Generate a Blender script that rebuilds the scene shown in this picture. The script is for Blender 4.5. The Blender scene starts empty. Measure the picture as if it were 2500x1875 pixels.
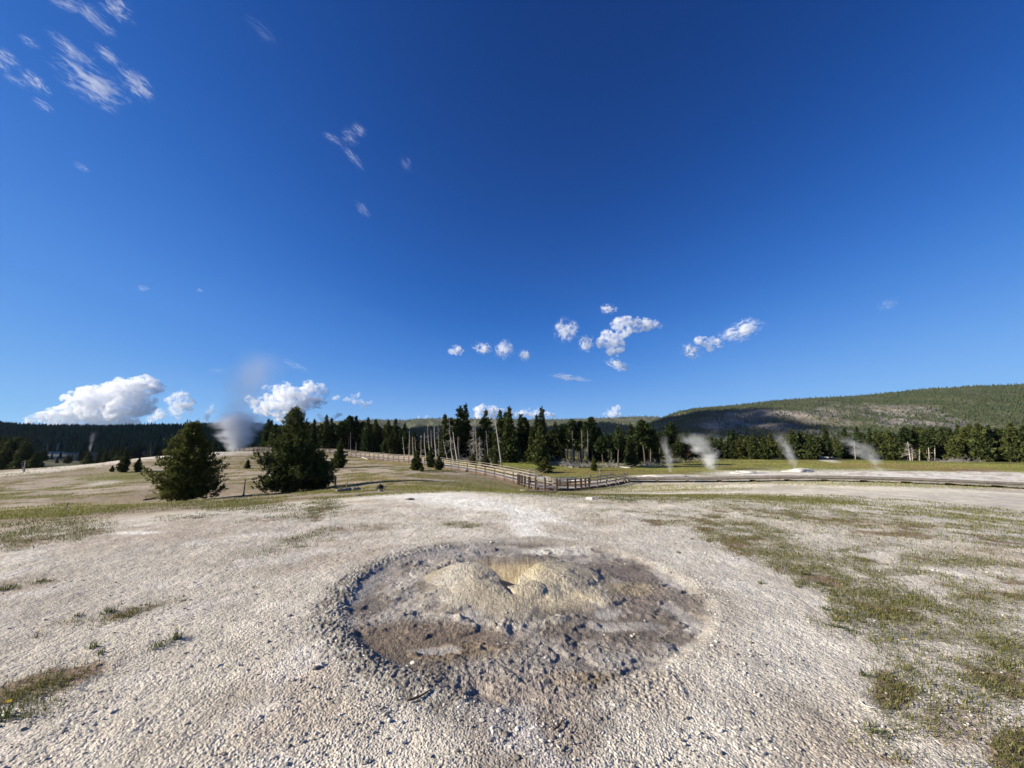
import bpy, math, random
import numpy as np
from mathutils import Vector, Matrix

# ------------------------------------------------------------------ camera, sky, sun
scene = bpy.context.scene
COL = scene.collection
F_PX, CX, CY, CAM_H, PITCH = 942.0, 1250.0, 937.5, 1.6, math.radians(9.2)
cam_data = bpy.data.cameras.new('camera')
cam_data.sensor_width = 36.0
cam_data.lens = F_PX / 2500.0 * 36.0
cam_data.clip_start, cam_data.clip_end = 0.05, 90000.0
camera = bpy.data.objects.new('camera', cam_data)
camera.location = (0, 0, CAM_H)
camera.rotation_euler = (math.pi / 2 + PITCH, 0, 0)
COL.objects.link(camera)
scene.camera = camera

SUN_EL, SUN_TRAVEL = math.radians(24.0), (1.0, 0.12)          # shadows fall to the right and a little away
sun_dir = Vector((-SUN_TRAVEL[0], -SUN_TRAVEL[1], 0)).normalized() * math.cos(SUN_EL) + Vector((0, 0, math.sin(SUN_EL)))
sun_data = bpy.data.lights.new('sun', 'SUN')
sun_data.energy, sun_data.angle, sun_data.color = 5.0, math.radians(0.5), (1.0, 0.92, 0.79)
sun = bpy.data.objects.new('sun', sun_data)
sun.rotation_euler = sun_dir.to_track_quat('Z', 'Y').to_euler()
COL.objects.link(sun)

EXPOSURE = 0.95
SKY_SCALE = 0.05 * 2 ** EXPOSURE
world = bpy.data.worlds.new('World')
scene.world = world
world.use_nodes = True
wn, wl = world.node_tree.nodes, world.node_tree.links
sky = wn.new('ShaderNodeTexSky')
sky.sky_type = 'NISHITA'
sky.sun_disc = False
sky.sun_elevation = SUN_EL
sky.sun_rotation = math.atan2(sun_dir.x, sun_dir.y)
sky.altitude, sky.air_density, sky.dust_density, sky.ozone_density = 2200, 0.6, 0.2, 6.0
# the deep, saturated blue of dry air at 2200 m: each channel of the sky is steepened at the zenith and rolled off at the horizon
sep, com = wn.new('ShaderNodeSeparateColor'), wn.new('ShaderNodeCombineColor')
wl.new(sky.outputs['Color'], sep.inputs[0])
def _m(op, a, b):
    nd = wn.new('ShaderNodeMath'); nd.operation = op
    for k_, v_ in enumerate((a, b)):
        if isinstance(v_, bpy.types.NodeSocket): wl.new(v_, nd.inputs[k_])
        else: nd.inputs[k_].default_value = v_
    return nd.outputs[0]
for ch, (g_, b_, k_) in enumerate([(2.85, 1.469, 0.36), (1.85, 0.350, 0.213), (1.92, 0.2147, 0.212)]):
    p_ = _m('POWER', sep.outputs[ch], g_)
    wl.new(_m('DIVIDE', _m('MULTIPLY', p_, k_ / SKY_SCALE), _m('ADD', _m('MULTIPLY', p_, b_), 1.0)), com.inputs[ch])
wl.new(com.outputs[0], wn['Background'].inputs['Color'])
wn['Background'].inputs['Strength'].default_value = 0.05

scene.view_settings.view_transform = 'Standard'
scene.view_settings.look = 'None'
scene.view_settings.exposure = EXPOSURE
scene.view_settings.gamma = 1.0
cy = scene.cycles
cy.max_bounces, cy.diffuse_bounces, cy.glossy_bounces, cy.transmission_bounces = 32, 3, 2, 4
cy.volume_bounces, cy.transparent_max_bounces = 32, 16
cy.volume_step_rate, cy.volume_max_steps = 1.0, 256
cy.use_denoising = True

# ------------------------------------------------------------------ helpers
def pix_dir(px, py):
    u, v = (px - CX) / F_PX, (CY - py) / F_PX
    return np.stack([u, math.cos(PITCH) - v * math.sin(PITCH), math.sin(PITCH) + v * math.cos(PITCH)], -1)

def at(px, py, Y):
    """the world point seen at photograph pixel (px, py), Y metres ahead of the camera"""
    d = pix_dir(np.asarray(px, float), np.asarray(py, float))
    return np.array([0, 0, CAM_H]) + d * (np.asarray(Y, float) / d[..., 1])[..., None]

def to_pix(P):
    x, y, z = P[..., 0], P[..., 1], P[..., 2] - CAM_H
    ax = y * math.cos(PITCH) + z * math.sin(PITCH)
    up = -y * math.sin(PITCH) + z * math.cos(PITCH)
    ax = np.where(ax < 0.05, 0.05, ax)
    return CX + F_PX * x / ax, CY - F_PX * up / ax

def smooth(a, b, x):
    t = np.clip((x - a) / (b - a + 1e-12), 0, 1)
    return t * t * (3 - 2 * t)

def hsh(ix, iy, seed=0, iz=None):
    h = ix.astype(np.int64) * 374761393 + iy.astype(np.int64) * 668265263 + seed * 1442695041
    if iz is not None: h = h + iz.astype(np.int64) * 2147483647
    h = (h ^ (h >> 13)) & 0xffffffff
    h = (h * 1274126177) & 0xffffffff
    h = (h ^ (h >> 16)) & 0xffffffff
    h = (h * 2246822519) & 0xffffffff
    h = h ^ (h >> 15)
    return (h & 0xffffff) / float(0x1000000)

def vnoise(x, y, seed=0):
    ix, iy = np.floor(x), np.floor(y)
    fx, fy = x - ix, y - iy
    fx, fy = fx * fx * fx * (fx * (fx * 6 - 15) + 10), fy * fy * fy * (fy * (fy * 6 - 15) + 10)
    a, b = hsh(ix, iy, seed), hsh(ix + 1, iy, seed)
    c, d = hsh(ix, iy + 1, seed), hsh(ix + 1, iy + 1, seed)
    return (a + (b - a) * fx) * (1 - fy) + (c + (d - c) * fx) * fy

def fbm(x, y, octaves=4, seed=0, gain=0.5):
    s, amp, tot = 0, 1.0, 0
    for k in range(octaves):
        s = s + amp * vnoise(x + 17.3 * k, y - 9.1 * k, seed + k)
        tot += amp; amp *= gain
        x, y = x * 2.03 + 0.3 * y, y * 2.03 - 0.3 * x
    return s / tot

def noise3(P, seed=0):
    ip = np.floor(P); f = P - ip
    f = f * f * (3 - 2 * f)
    r = 0
    for dx in (0, 1):
        for dy in (0, 1):
            for dz in (0, 1):
                w = (f[:, 0] if dx else 1 - f[:, 0]) * (f[:, 1] if dy else 1 - f[:, 1]) * (f[:, 2] if dz else 1 - f[:, 2])
                r = r + w * hsh(ip[:, 0] + dx, ip[:, 1] + dy, seed, ip[:, 2] + dz)
    return r

def worley(x, y, seed=0, jit=0.9):
    ix, iy = np.floor(x), np.floor(y)
    f1 = np.full(x.shape, 9.0); f2 = np.full(x.shape, 9.0); cid = np.zeros(x.shape)
    for dx in (-1, 0, 1):
        for dy in (-1, 0, 1):
            cx, cyy = ix + dx, iy + dy
            d = np.hypot(cx + 0.5 + jit * (hsh(cx, cyy, seed) - 0.5) - x, cyy + 0.5 + jit * (hsh(cx, cyy, seed + 7) - 0.5) - y)
            nearer = d < f1
            f2 = np.where(nearer, f1, np.minimum(f2, d))
            cid = np.where(nearer, hsh(cx, cyy, seed + 3), cid)
            f1 = np.where(nearer, d, f1)
    return f1, f2, cid

def pebbles(x, y, size, seed):
    f1, f2, cid = worley(x / size, y / size, seed)
    return np.sqrt(np.clip(1 - (f1 * 1.55) ** 2, 0, 1)) * (0.45 + 0.55 * cid), cid

def mesh_np(name, V, quads=None, tris=None, smooth_shade=False, attrs=None):
    V = np.asarray(V, np.float32).reshape(-1, 3)
    me = bpy.data.meshes.new(name)
    nq = 0 if quads is None else len(quads)
    nt = 0 if tris is None else len(tris)
    me.vertices.add(len(V)); me.vertices.foreach_set('co', V.ravel())
    idx = np.concatenate([np.asarray(a, np.int32).ravel() for a in (quads, tris) if a is not None and len(a)])
    me.loops.add(len(idx)); me.loops.foreach_set('vertex_index', idx)
    starts = np.concatenate([np.arange(nq) * 4, nq * 4 + np.arange(nt) * 3]).astype(np.int32)
    me.polygons.add(nq + nt); me.polygons.foreach_set('loop_start', starts)
    me.polygons.foreach_set('use_smooth', np.full(nq + nt, bool(smooth_shade)))
    for k, a in (attrs or {}).items():
        a = np.asarray(a, np.float32)
        if a.ndim == 1:
            at_ = me.attributes.new(k, 'FLOAT', 'POINT'); at_.data.foreach_set('value', a)
        else:
            if a.shape[1] == 3: a = np.concatenate([a, np.ones((len(a), 1), np.float32)], 1)
            at_ = me.attributes.new(k, 'FLOAT_COLOR', 'POINT'); at_.data.foreach_set('color', a.ravel())
    me.update(calc_edges=True); me.validate()
    return me

class MB:
    """collects shapes; build() links them as ONE mesh object"""
    def __init__(s): s.v, s.q, s.t, s.n, s.r = [], [], [], 0, []
    def add(s, V, q=None, t=None, r=None):
        V = np.asarray(V, float).reshape(-1, 3)
        s.v.append(V)
        if q is not None and len(q): s.q.append(np.asarray(q) + s.n)
        if t is not None and len(t): s.t.append(np.asarray(t) + s.n)
        s.r.append(np.full(len(V), 0.5) if r is None else r)
        s.n += len(V)
    def box(s, c, size, rot=None):
        B = np.array([[x, y, z] for x in (-.5, .5) for y in (-.5, .5) for z in (-.5, .5)]) * np.asarray(size)
        if rot is not None: B = B @ np.asarray(rot).T
        s.add(B + np.asarray(c), [[0, 1, 3, 2], [4, 6, 7, 5], [0, 4, 5, 1], [2, 3, 7, 6], [0, 2, 6, 4], [1, 5, 7, 3]], r=np.full(8, random.random()))
    def beam(s, a, b, w, h):
        """a board from a to b: w wide sideways, h high"""
        a, b = np.asarray(a, float), np.asarray(b, float)
        d = b - a; L = np.linalg.norm(d); d = d / L
        side = np.cross(d, [0, 0, 1]); side /= np.linalg.norm(side) + 1e-9
        up = np.cross(side, d)
        s.box((a + b) / 2, (L, w, h), np.stack([d, side, up], 1))
    def tube(s, pts, radii, sides=6, cap=True):
        pts = np.asarray(pts, float); n = len(pts)
        radii = np.broadcast_to(np.asarray(radii, float), (n,))
        T = np.gradient(pts, axis=0); T /= np.linalg.norm(T, axis=1)[:, None] + 1e-9
        ref = np.where(np.abs(T[:, 2:3]) > 0.9, np.array([[1.0, 0, 0]]), np.array([[0, 0, 1.0]]))
        A = np.cross(T, ref); A /= np.linalg.norm(A, axis=1)[:, None] + 1e-9
        B = np.cross(T, A)
        ang = np.arange(sides) / sides * 2 * math.pi
        V = pts[:, None] + radii[:, None, None] * (np.cos(ang)[None, :, None] * A[:, None] + np.sin(ang)[None, :, None] * B[:, None])
        i = np.arange(n - 1)[:, None] * sides; j = np.arange(sides)[None]; k = (j + 1) % sides
        q = np.stack([i + j, i + k, i + sides + k, i + sides + j], -1).reshape(-1, 4)
        V = V.reshape(-1, 3); t = None
        if cap:
            V = np.concatenate([V, pts[:1], pts[-1:]])
            jj = np.arange(sides); kk = (jj + 1) % sides; m = n * sides
            t = np.concatenate([np.stack([kk, jj, np.full(sides, m)], 1), np.stack([jj + m - sides, kk + m - sides, np.full(sides, m + 1)], 1)])
        s.add(V, q, t, r=np.full(len(V), random.random()))
    def build(s, name, mat, parent=None, smooth_shade=False):
        me = mesh_np(name, np.concatenate(s.v), np.concatenate(s.q) if s.q else None, np.concatenate(s.t) if s.t else None,
                     smooth_shade, {'rnd': np.concatenate(s.r)})
        me.materials.append(mat)
        return link(name, me, parent)

def link(name, me, parent=None, loc=None):
    o = bpy.data.objects.new(name, me); COL.objects.link(o)
    if parent: o.parent = parent
    if loc is not None: o.location = loc
    return o
def tag(o, label=None, cat=None, group=None, kind=None):
    for k, v in (('label', label), ('category', cat), ('group', group), ('kind', kind)):
        if v: o[k] = v
    return o
def empty(name, loc, label, cat, group=None):
    return tag(link(name, None, None, loc), label, cat, group)

def rgb(*c): return (*c, 1.0)
class NT:
    """short hand for building a node material"""
    def __init__(s, name):
        s.m = bpy.data.materials.new(name); s.m.use_nodes = True
        s.t = s.m.node_tree; s.n, s.l = s.t.nodes, s.t.links
        s.out = s.n['Material Output']; s.p = s.n['Principled BSDF']
        s.p.inputs['Roughness'].default_value = 0.9
        s.p.inputs['Specular IOR Level'].default_value = 0.15
    def node(s, typ, ins=None, **kw):
        nd = s.n.new(typ)
        for k, v in kw.items(): setattr(nd, k, v)
        for k, v in (ins or {}).items(): s.put(nd.inputs[k], v)
        return nd
    def put(s, sock, v):
        if isinstance(v, bpy.types.NodeSocket): s.l.new(v, sock)
        else: sock.default_value = v
    def math(s, op, a, b=0.0, c=None, clamp=False):
        nd = s.node('ShaderNodeMath', {0: a, 1: b}, operation=op, use_clamp=clamp)
        if c is not None: s.put(nd.inputs[2], c)
        return nd.outputs[0]
    def attr(s, name, what='Fac'): return s.node('ShaderNodeAttribute', attribute_name=name).outputs[what]
    def coord(s, what='Object'): return s.node('ShaderNodeTexCoord').outputs[what]
    def noise(s, scale, vec=None, detail=3, rough=0.55, dist=0.0):
        nd = s.node('ShaderNodeTexNoise', {'Scale': scale, 'Detail': detail, 'Roughness': rough, 'Distortion': dist})
        s.l.new(vec if vec is not None else s.coord(), nd.inputs['Vector'])
        return nd.outputs['Fac']
    def ramp(s, fac, stops):
        nd = s.node('ShaderNodeValToRGB', {'Fac': fac})
        el = nd.color_ramp.elements
        while len(el) < len(stops): el.new(0.5)
        for e, (p, c) in zip(el, stops): e.position = p; e.color = c if len(c) == 4 else (*c, 1)
        return nd.outputs['Color']
    def mix(s, fac, a, b, mode='MIX'):
        nd = s.node('ShaderNodeMix', data_type='RGBA', blend_type=mode)
        s.put(nd.inputs[0], fac); s.put(nd.inputs[6], a); s.put(nd.inputs[7], b)
        return nd.outputs[2]
    def maprange(s, v, a, b, c, d):
        return s.node('ShaderNodeMapRange', {'Value': v, 'From Min': a, 'From Max': b, 'To Min': c, 'To Max': d}).outputs[0]
    def bump(s, h, strength=0.5, dist=0.02):
        nd = s.node('ShaderNodeBump', {'Height': h, 'Strength': strength, 'Distance': dist})
        s.l.new(nd.outputs[0], s.p.inputs['Normal'])

def noisy_mat(name, c1, c2, scale=3.0, stretch=(1, 1, 1), bump=0.3, bump_d=0.01, rough=0.9, detail=4):
    t = NT(name)
    mp = t.node('ShaderNodeMapping', {'Vector': t.coord(), 'Scale': stretch}).outputs[0]
    n = t.noise(scale, mp, detail, 0.6)
    c = t.ramp(n, [(0.3, c1), (0.7, c2)])
    r = t.attr('rnd')
    c = t.mix(1.0, c, t.ramp(r, [(0.0, (0.75, 0.75, 0.75)), (1.0, (1.15, 1.13, 1.1))]), 'MULTIPLY')
    t.put(t.p.inputs['Base Color'], c)
    t.p.inputs['Roughness'].default_value = rough
    t.bump(n, bump, bump_d)
    return t.m
# ------------------------------------------------------------------ terrain: heights
# (pixel x, pixel y, metres ahead) of ground the photograph shows, turned into world points and joined by a smooth surface
CTRL = [(2500, 1190, 36), (2150, 1196, 28), (1800, 1205, 24), (1270, 1193, 38), (1515, 1183, 44), (1250, 1176, 44), (1180, 1158, 50), (1100, 1146, 58),
        (1000, 1129, 72), (900, 1118, 88), (820, 1109, 100), (720, 1104, 112), (600, 1104, 122), (0, 1152, 72), (180, 1136, 85), (350, 1118, 100), (470, 1108, 112),
        (0, 1228, 30), (0, 1252, 17), (250, 1202, 36), (600, 1150, 62), (450, 1222, 30), (700, 1204, 32), (560, 1214, 27), (950, 1180, 30), (1000, 1151, 48),
        (1130, 1180, 33), (1000, 1118, 96), (1150, 1126, 84), (1200, 1132, 76), (1400, 1140, 70), (1500, 1148, 62), (1350, 1166, 54), (1600, 1150, 64),
        (1600, 1122, 112), (2000, 1119, 122), (2400, 1119, 112), (2500, 1150, 62), (1900, 1160, 52), (2200, 1165, 48), (300, 1240, 18), (900, 1128, 75),
        (700, 1125, 85), (450, 1150, 66), (200, 1165, 58)]
pts, hts = [], []
for px, py, Y in CTRL:
    p = at(px, py, Y); pts.append((p[0], p[1])); hts.append(p[2])
for a in range(-180, 180, 20):
    for r in (1.5, 6, 10.5) + ((13,) if -20 < a < 50 else ()): pts.append((r * math.sin(math.radians(a)), r * math.cos(math.radians(a)))); hts.append(0.0)
for a in list(range(-180, -60, 20)) + list(range(70, 181, 20)):
    for r, z in ((22, -1.2), (45, -2.3), (110, -2.5)): pts.append((r * math.sin(math.radians(a)), r * math.cos(math.radians(a)))); hts.append(z)
for a in range(-180, 180, 15):
    valley = -60 < a < -38
    for r, z in ((190, -9.0 if valley else -2.2), (320, -8.0 if valley else -2.5), (1000, -4), (9500, -4)):
        pts.append((r * math.sin(math.radians(a)), r * math.cos(math.radians(a)))); hts.append(z)
pts, hts = np.array(pts), np.array(hts)
def polar(x, y): return np.stack([1.6 * np.arctan2(x, y), np.log(np.hypot(x, y) + 0.02)], -1)
Q = polar(pts[:, 0], pts[:, 1])
def tps(r2): return 0.5 * r2 * np.log(r2 + 1e-12)
D2 = ((Q[:, None] - Q[None]) ** 2).sum(-1)
nC = len(Q)
A = np.zeros((nC + 3, nC + 3))
A[:nC, :nC] = tps(D2) + 0.004 * np.eye(nC)
A[:nC, nC] = 1; A[:nC, nC + 1:] = Q; A[nC, :nC] = 1; A[nC + 1:, :nC] = Q.T
W = np.linalg.solve(A, np.concatenate([hts, [0, 0, 0]]))
GA, GL = np.linspace(-1.6 * math.pi, 1.6 * math.pi, 481), np.linspace(math.log(0.3), math.log(12000), 361)
ga, gl = np.meshgrid(GA, GL, indexing='ij')
GZ = np.zeros(ga.shape)
for k in range(nC): GZ += W[k] * tps((ga - Q[k, 0]) ** 2 + (gl - Q[k, 1]) ** 2)
GZ += W[nC] + W[nC + 1] * ga + W[nC + 2] * gl
GZ *= smooth(math.log(7.5), math.log(12.5), gl)                    # the plateau round the crater is level

def base_z(x, y):
    q = polar(np.asarray(x, float), np.asarray(y, float))
    a = np.clip((q[..., 0] - GA[0]) / (GA[1] - GA[0]), 0, len(GA) - 1.001)
    l = np.clip((q[..., 1] - GL[0]) / (GL[1] - GL[0]), 0, len(GL) - 1.001)
    i, j = a.astype(int), l.astype(int); fa, fl = a - i, l - j
    return (GZ[i, j] * (1 - fa) + GZ[i + 1, j] * fa) * (1 - fl) + (GZ[i, j + 1] * (1 - fa) + GZ[i + 1, j + 1] * fa) * fl

CR = (0.05, 4.92)                                                    # crater centre
def crater(x, y):
    """height of the sinter cone, its pan and its pebbly rim; returns z and the masks that colour it"""
    dx, dy = x - CR[0], y - CR[1]
    wob = 0.16 * (fbm(x * 1.1 + 5, y * 1.1, 3, 11) - 0.5) + 0.05 * (fbm(x * 4, y * 4, 2, 12) - 0.5)
    r = np.hypot(dx * np.where(dx > 0, 0.905, 0.965), dy * np.where(dy < 0, 0.94 - 0.13 * np.exp(-(dx - 0.25) ** 2 / 0.9), 0.94)) + wob
    ang = np.arctan2(dx, dy)
    pan = 1 - smooth(1.74, 1.92, r)
    ring = smooth(1.74, 1.86, r) * (1 - smooth(1.96, 2.22, r))
    ring = ring * (0.55 + 0.45 * smooth(0.3, 0.6, fbm(np.cos(ang) * 2 + 3, np.sin(ang) * 2, 3, 19)))
    # cone
    mx, my = (x - 0.04) / 1.46, (y - 4.98) / 1.2
    mr = np.hypot(mx, my) + 0.24 * (fbm(x * 2.1, y * 2.1 + 3, 3, 13) - 0.5) + 0.05 * (fbm(x * 7, y * 7, 2, 14) - 0.5)
    mound = 1 - smooth(0.30, 1.0, mr)
    edge = np.exp(-((mr - 0.92) / 0.10) ** 2)
    front_left = smooth(0.3, -0.3, dx + 0.6 * dy)
    lump, _ = pebbles(x, y, 0.085, 21); lump2, _ = pebbles(x + 3, y, 0.042, 22)
    z = 0.10 * mound - 0.03 * pan + 0.018 * smooth(1.6, 1.95, r) * (1 - smooth(2.0, 3.0, r))
    z = z + edge * front_left * smooth(0.35, 0.6, fbm(x * 2.7, y * 2.7, 3, 24)) * (0.035 * lump + 0.028 * lump2)
    # smaller broken ledges in the pan, left of and below the cone
    led = smooth(0.56, 0.60, fbm(x * 1.9 + 8, y * 2.6, 4, 15)) * pan * (1 - mound)
    z = z + 0.022 * led * (1 - 0.4 * lump2)
    # bulging lobes round the vent
    def bump(cx, cy_, rx, ry, h): return h * np.clip(1 - ((x - cx) / rx) ** 2 - ((y - cy_) / ry) ** 2, 0, 1) ** 0.7
    z = z + bump(-0.62, 5.12, 0.45, 0.40, 0.055) + bump(0.62, 5.15, 0.50, 0.50, 0.045)
    # the vent: a steep-lipped gully that widens and climbs towards the back
    t = (y - 4.84) / 1.08
    axis = -0.03 - 0.05 * np.clip(t, 0, 1)
    lat = (x - axis) + 0.03 * (fbm(x * 5, y * 5, 2, 17) - 0.5)
    halfw = 0.10 + 0.60 * np.clip((t - 0.10) / 0.80, 0, 1.15)
    depth = 0.58 * np.clip(1 - t, 0, 1) ** 0.55 * smooth(-0.10, 0.02, t)
    side = 1 - smooth(0.48, 1.10, np.abs(lat) / halfw)
    gully = depth * side
    z = z - gully - 0.05 * np.exp(-((x + 0.04) / 0.20) ** 2 - ((y - 4.78) / 0.18) ** 2)
    lip = 1 - smooth(0.02, 0.10, gully)
    z = z + (bump(-0.36, 4.62, 0.34, 0.20, 0.035) + bump(0.20, 4.52, 0.18, 0.22, 0.028)) * lip
    groove = np.exp(-((x + 0.03 - 0.05 * np.sin(y * 9)) / 0.022) ** 2) * smooth(4.35, 4.5, y) * smooth(5.0, 4.85, y)
    z = z - 0.035 * groove + 0.022 * (fbm(x * 5, y * 5, 5, 18, 0.6) - 0.5) * mound * lip
    knob, _ = pebbles(x, y, 0.026, 23)
    z = z + 0.008 * knob * mound
    return z, dict(r=r, pan=pan, ring=ring, mound=mound, mr=mr, edge=edge * front_left, led=led, gully=gully, ang=ang, lump=lump)

def relief(x, y):
    """gentle swells everywhere"""
    r = np.hypot(x, y)
    near = 0.05 * (fbm(x * 0.5, y * 0.5, 4, 31) - 0.5)
    mid = 0.40 * (fbm(x * 0.09, y * 0.16 + 0.2 * x * 0.09, 4, 32) - 0.5) * smooth(14, 40, r)
    return near * smooth(2.2, 3.4, np.hypot(x - CR[0], y - CR[1])) + mid * (1 - 0.6 * smooth(150, 400, r)) * (1 - 0.5 * smooth(0, 30, x))

def ground_z(x, y):
    x, y = np.asarray(x, float), np.asarray(y, float)
    return base_z(x, y) + relief(x, y) + np.where(np.hypot(x - CR[0], y - CR[1]) < 4, crater(x, y)[0], 0)

def hit(px, py, start=1.5, stop=900.0):
    """where the ray through a photograph pixel meets the ground"""
    d = pix_dir(float(px), float(py)); d = d / d[1]
    Y = np.exp(np.linspace(math.log(start), math.log(stop), 4000))
    P = np.array([0, 0, CAM_H]) + Y[:, None] * d
    below = P[:, 2] <= base_z(P[:, 0], P[:, 1]) + relief(P[:, 0], P[:, 1])
    k = int(np.argmax(below)) if below.any() else len(Y) - 1
    return P[k]
def on_ground(px, Y):
    """the ground point in the pixel column px, Y metres ahead"""
    z = -1.0
    for _ in range(3):
        up = -Y * math.sin(PITCH) + (z - CAM_H) * math.cos(PITCH)
        ax = Y * math.cos(PITCH) + (z - CAM_H) * math.sin(PITCH)
        x = (px - CX) / F_PX * ax
        z = float(ground_z(x, Y))
    return np.array([x, Y, z])

# ------------------------------------------------------------------ terrain: colours and plant cover
def blob(px, py, cx, cy_, rx, ry, rot=0.0, soft=0.45):
    c, s = math.cos(math.radians(rot)), math.sin(math.radians(rot))
    u, v = (px - cx) * c + (py - cy_) * s, -(px - cx) * s + (py - cy_) * c
    return 1 - smooth(1 - soft, 1 + soft, np.hypot(u / rx, v / ry))
NEAR_GRASS = [(1850, 1320, 130, 45, 15, 1.0), (1770, 1285, 60, 30, 0, .7), (2000, 1400, 160, 35, 24, 1.0), (2200, 1475, 170, 42, 18, 1.0), (2400, 1540, 150, 50, 16, .9), (2340, 1380, 85, 14, 3, 1.0),
              (2060, 1500, 40, 24, 25, .9), (2180, 1680, 60, 60, 40, .6), (2330, 1760, 100, 100, 50, .42), (2440, 1640, 110, 90, 30, .42), (2180, 1830, 90, 50, 20, .5), (2480, 1830, 80, 70, 0, .6),
              (2030, 1540, 45, 16, 20, .8), (2150, 1550, 80, 22, 15, .6), (2100, 1280, 230, 24, 8, .55), (1960, 1420, 22, 14, 0, .9), (2420, 1340, 60, 14, 0, .4),
              (760, 1310, 110, 16, -12, .55), (640, 1355, 120, 12, -14, .3), (1130, 1284, 60, 8, 3, .7), (900, 1290, 120, 8, -3, .35), (780, 1245, 50, 20, -15, .9), (720, 1262, 130, 8, -5, .5),
              (130, 1302, 130, 22, -8, .8), (40, 1318, 60, 22, -5, .8), (60, 1275, 110, 10, -6, .4), (250, 1285, 50, 8, 0, .5), (20, 1440, 40, 8, 0, .7), (100, 1424, 40, 5, -8, .6),
              (90, 1680, 190, 34, -16, .75), (60, 1740, 110, 24, -20, .5), (330, 1495, 120, 14, -14, .55), (180, 1520, 90, 8, -10, .35), (460, 1265, 70, 8, -4, .5),
              (560, 1235, 180, 14, 2, .5), (2290, 1330, 260, 30, 4, .25)]
def zones(x, y):
    """plant cover and named colour masks of the ground at (x, y)"""
    z = base_z(x, y)
    px, py = to_pix(np.stack([x, y, z], -1))
    r = np.hypot(x, y)
    g = np.zeros(x.shape)
    jit = 26 * (fbm(x * 1.7, y * 1.7, 3, 41) - 0.5)
    for cx, cy_, rx, ry, rot, w in NEAR_GRASS: g = np.maximum(g, w * blob(px + 2.5 * jit, py + jit * np.clip(ry / 30, .2, 1.2), cx, cy_, rx, ry, rot))
    front = (y > 0)
    g = np.where(front & (r < 24), g, 0)
    # the mottled turf that covers the right of the plateau
    xb = np.interp(py, [1230, 1270, 1330, 1400, 1450, 1540, 1620, 1700, 1900], [1640, 1690, 1740, 1900, 2010, 2060, 2130, 2130, 2090]) + 3.2 * jit
    right = smooth(-25, 60, px - xb) * smooth(1225, 1250, py)
    mott = smooth(0.40, 0.60, fbm(x * 2.1 + 4, y * 2.1, 4, 45)) * (0.35 + 0.65 * smooth(0.36, 0.56, fbm(x * 0.55, y * 0.55 + 2, 3, 46)))
    mott = np.maximum(mott, 0.30 * smooth(1380, 1480, py))
    g = np.maximum(g, 0.85 * right * mott * front)
    # sparse tufts over the right and far side of the plateau
    spread = smooth(0.42, 0.62, fbm(x * 1.3, y * 1.3, 4, 42)) * smooth(1350, 1700, px + 0.9 * (1330 - py)) * smooth(1400, 1300, py) * smooth(1180, 1195, py)
    g = np.maximum(g, 0.55 * spread * front)
    belt = blob(px, py, 1500, 1203, 300, 20, 2, .5) * (0.5 + 0.5 * smooth(0.35, 0.6, fbm(x * 0.5, y * 0.5, 3, 43)))
    g = np.maximum(g, 0.85 * belt)
    g = np.maximum(g, 0.9 * blob(px, py, 1950, 1222, 160, 9, 2, .5)); g = np.maximum(g, 0.5 * blob(px, py, 2300, 1214, 260, 9, 1, .6))
    g = np.maximum(g, 0.8 * blob(px, py, 2250, 1181, 180, 5, 1, .5)); g = np.maximum(g, 0.8 * blob(px, py, 2450, 1186, 100, 6, 1, .5))
    g = np.maximum(g, 0.22 * blob(px, py, 250, 1242, 330, 16, -4, .5) * (front))
    g = np.where(front, g, 0.35 * smooth(0.5, 0.65, fbm(x * 0.8, y * 0.8, 4, 44)))
    g = g * smooth(2.25, 2.6, np.hypot(x - CR[0], y - CR[1]))
    return g, px, py
def white_patches(x, y, px, py):
    """bare white sinter round the hot springs in the meadow"""
    wj = 8 * (fbm(x * 0.25, y * 0.5, 4, 67) - 0.5); wp = np.zeros(x.shape)
    for b in ((1640, 1165, 100, 5.5, 0), (1560, 1169, 90, 3, -3), (1840, 1157, 120, 7, 0), (1930, 1157, 140, 5, 0), (2250, 1161, 340, 10, 1.5), (1998, 1118, 45, 5, 12), (2450, 1157, 120, 5, 3), (1400, 1172, 40, 4, 6), (1330, 1168, 60, 2.5, 8), (1880, 1161, 80, 6, 0)):
        wp = np.maximum(wp, blob(px + 3 * wj, py + 0.8 * wj, *b, .5))
    return wp, wj

def lerp(c, k, m):
    m = np.asarray(m)[..., None]
    return c * (1 - m) + np.asarray(k, float) * m

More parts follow.
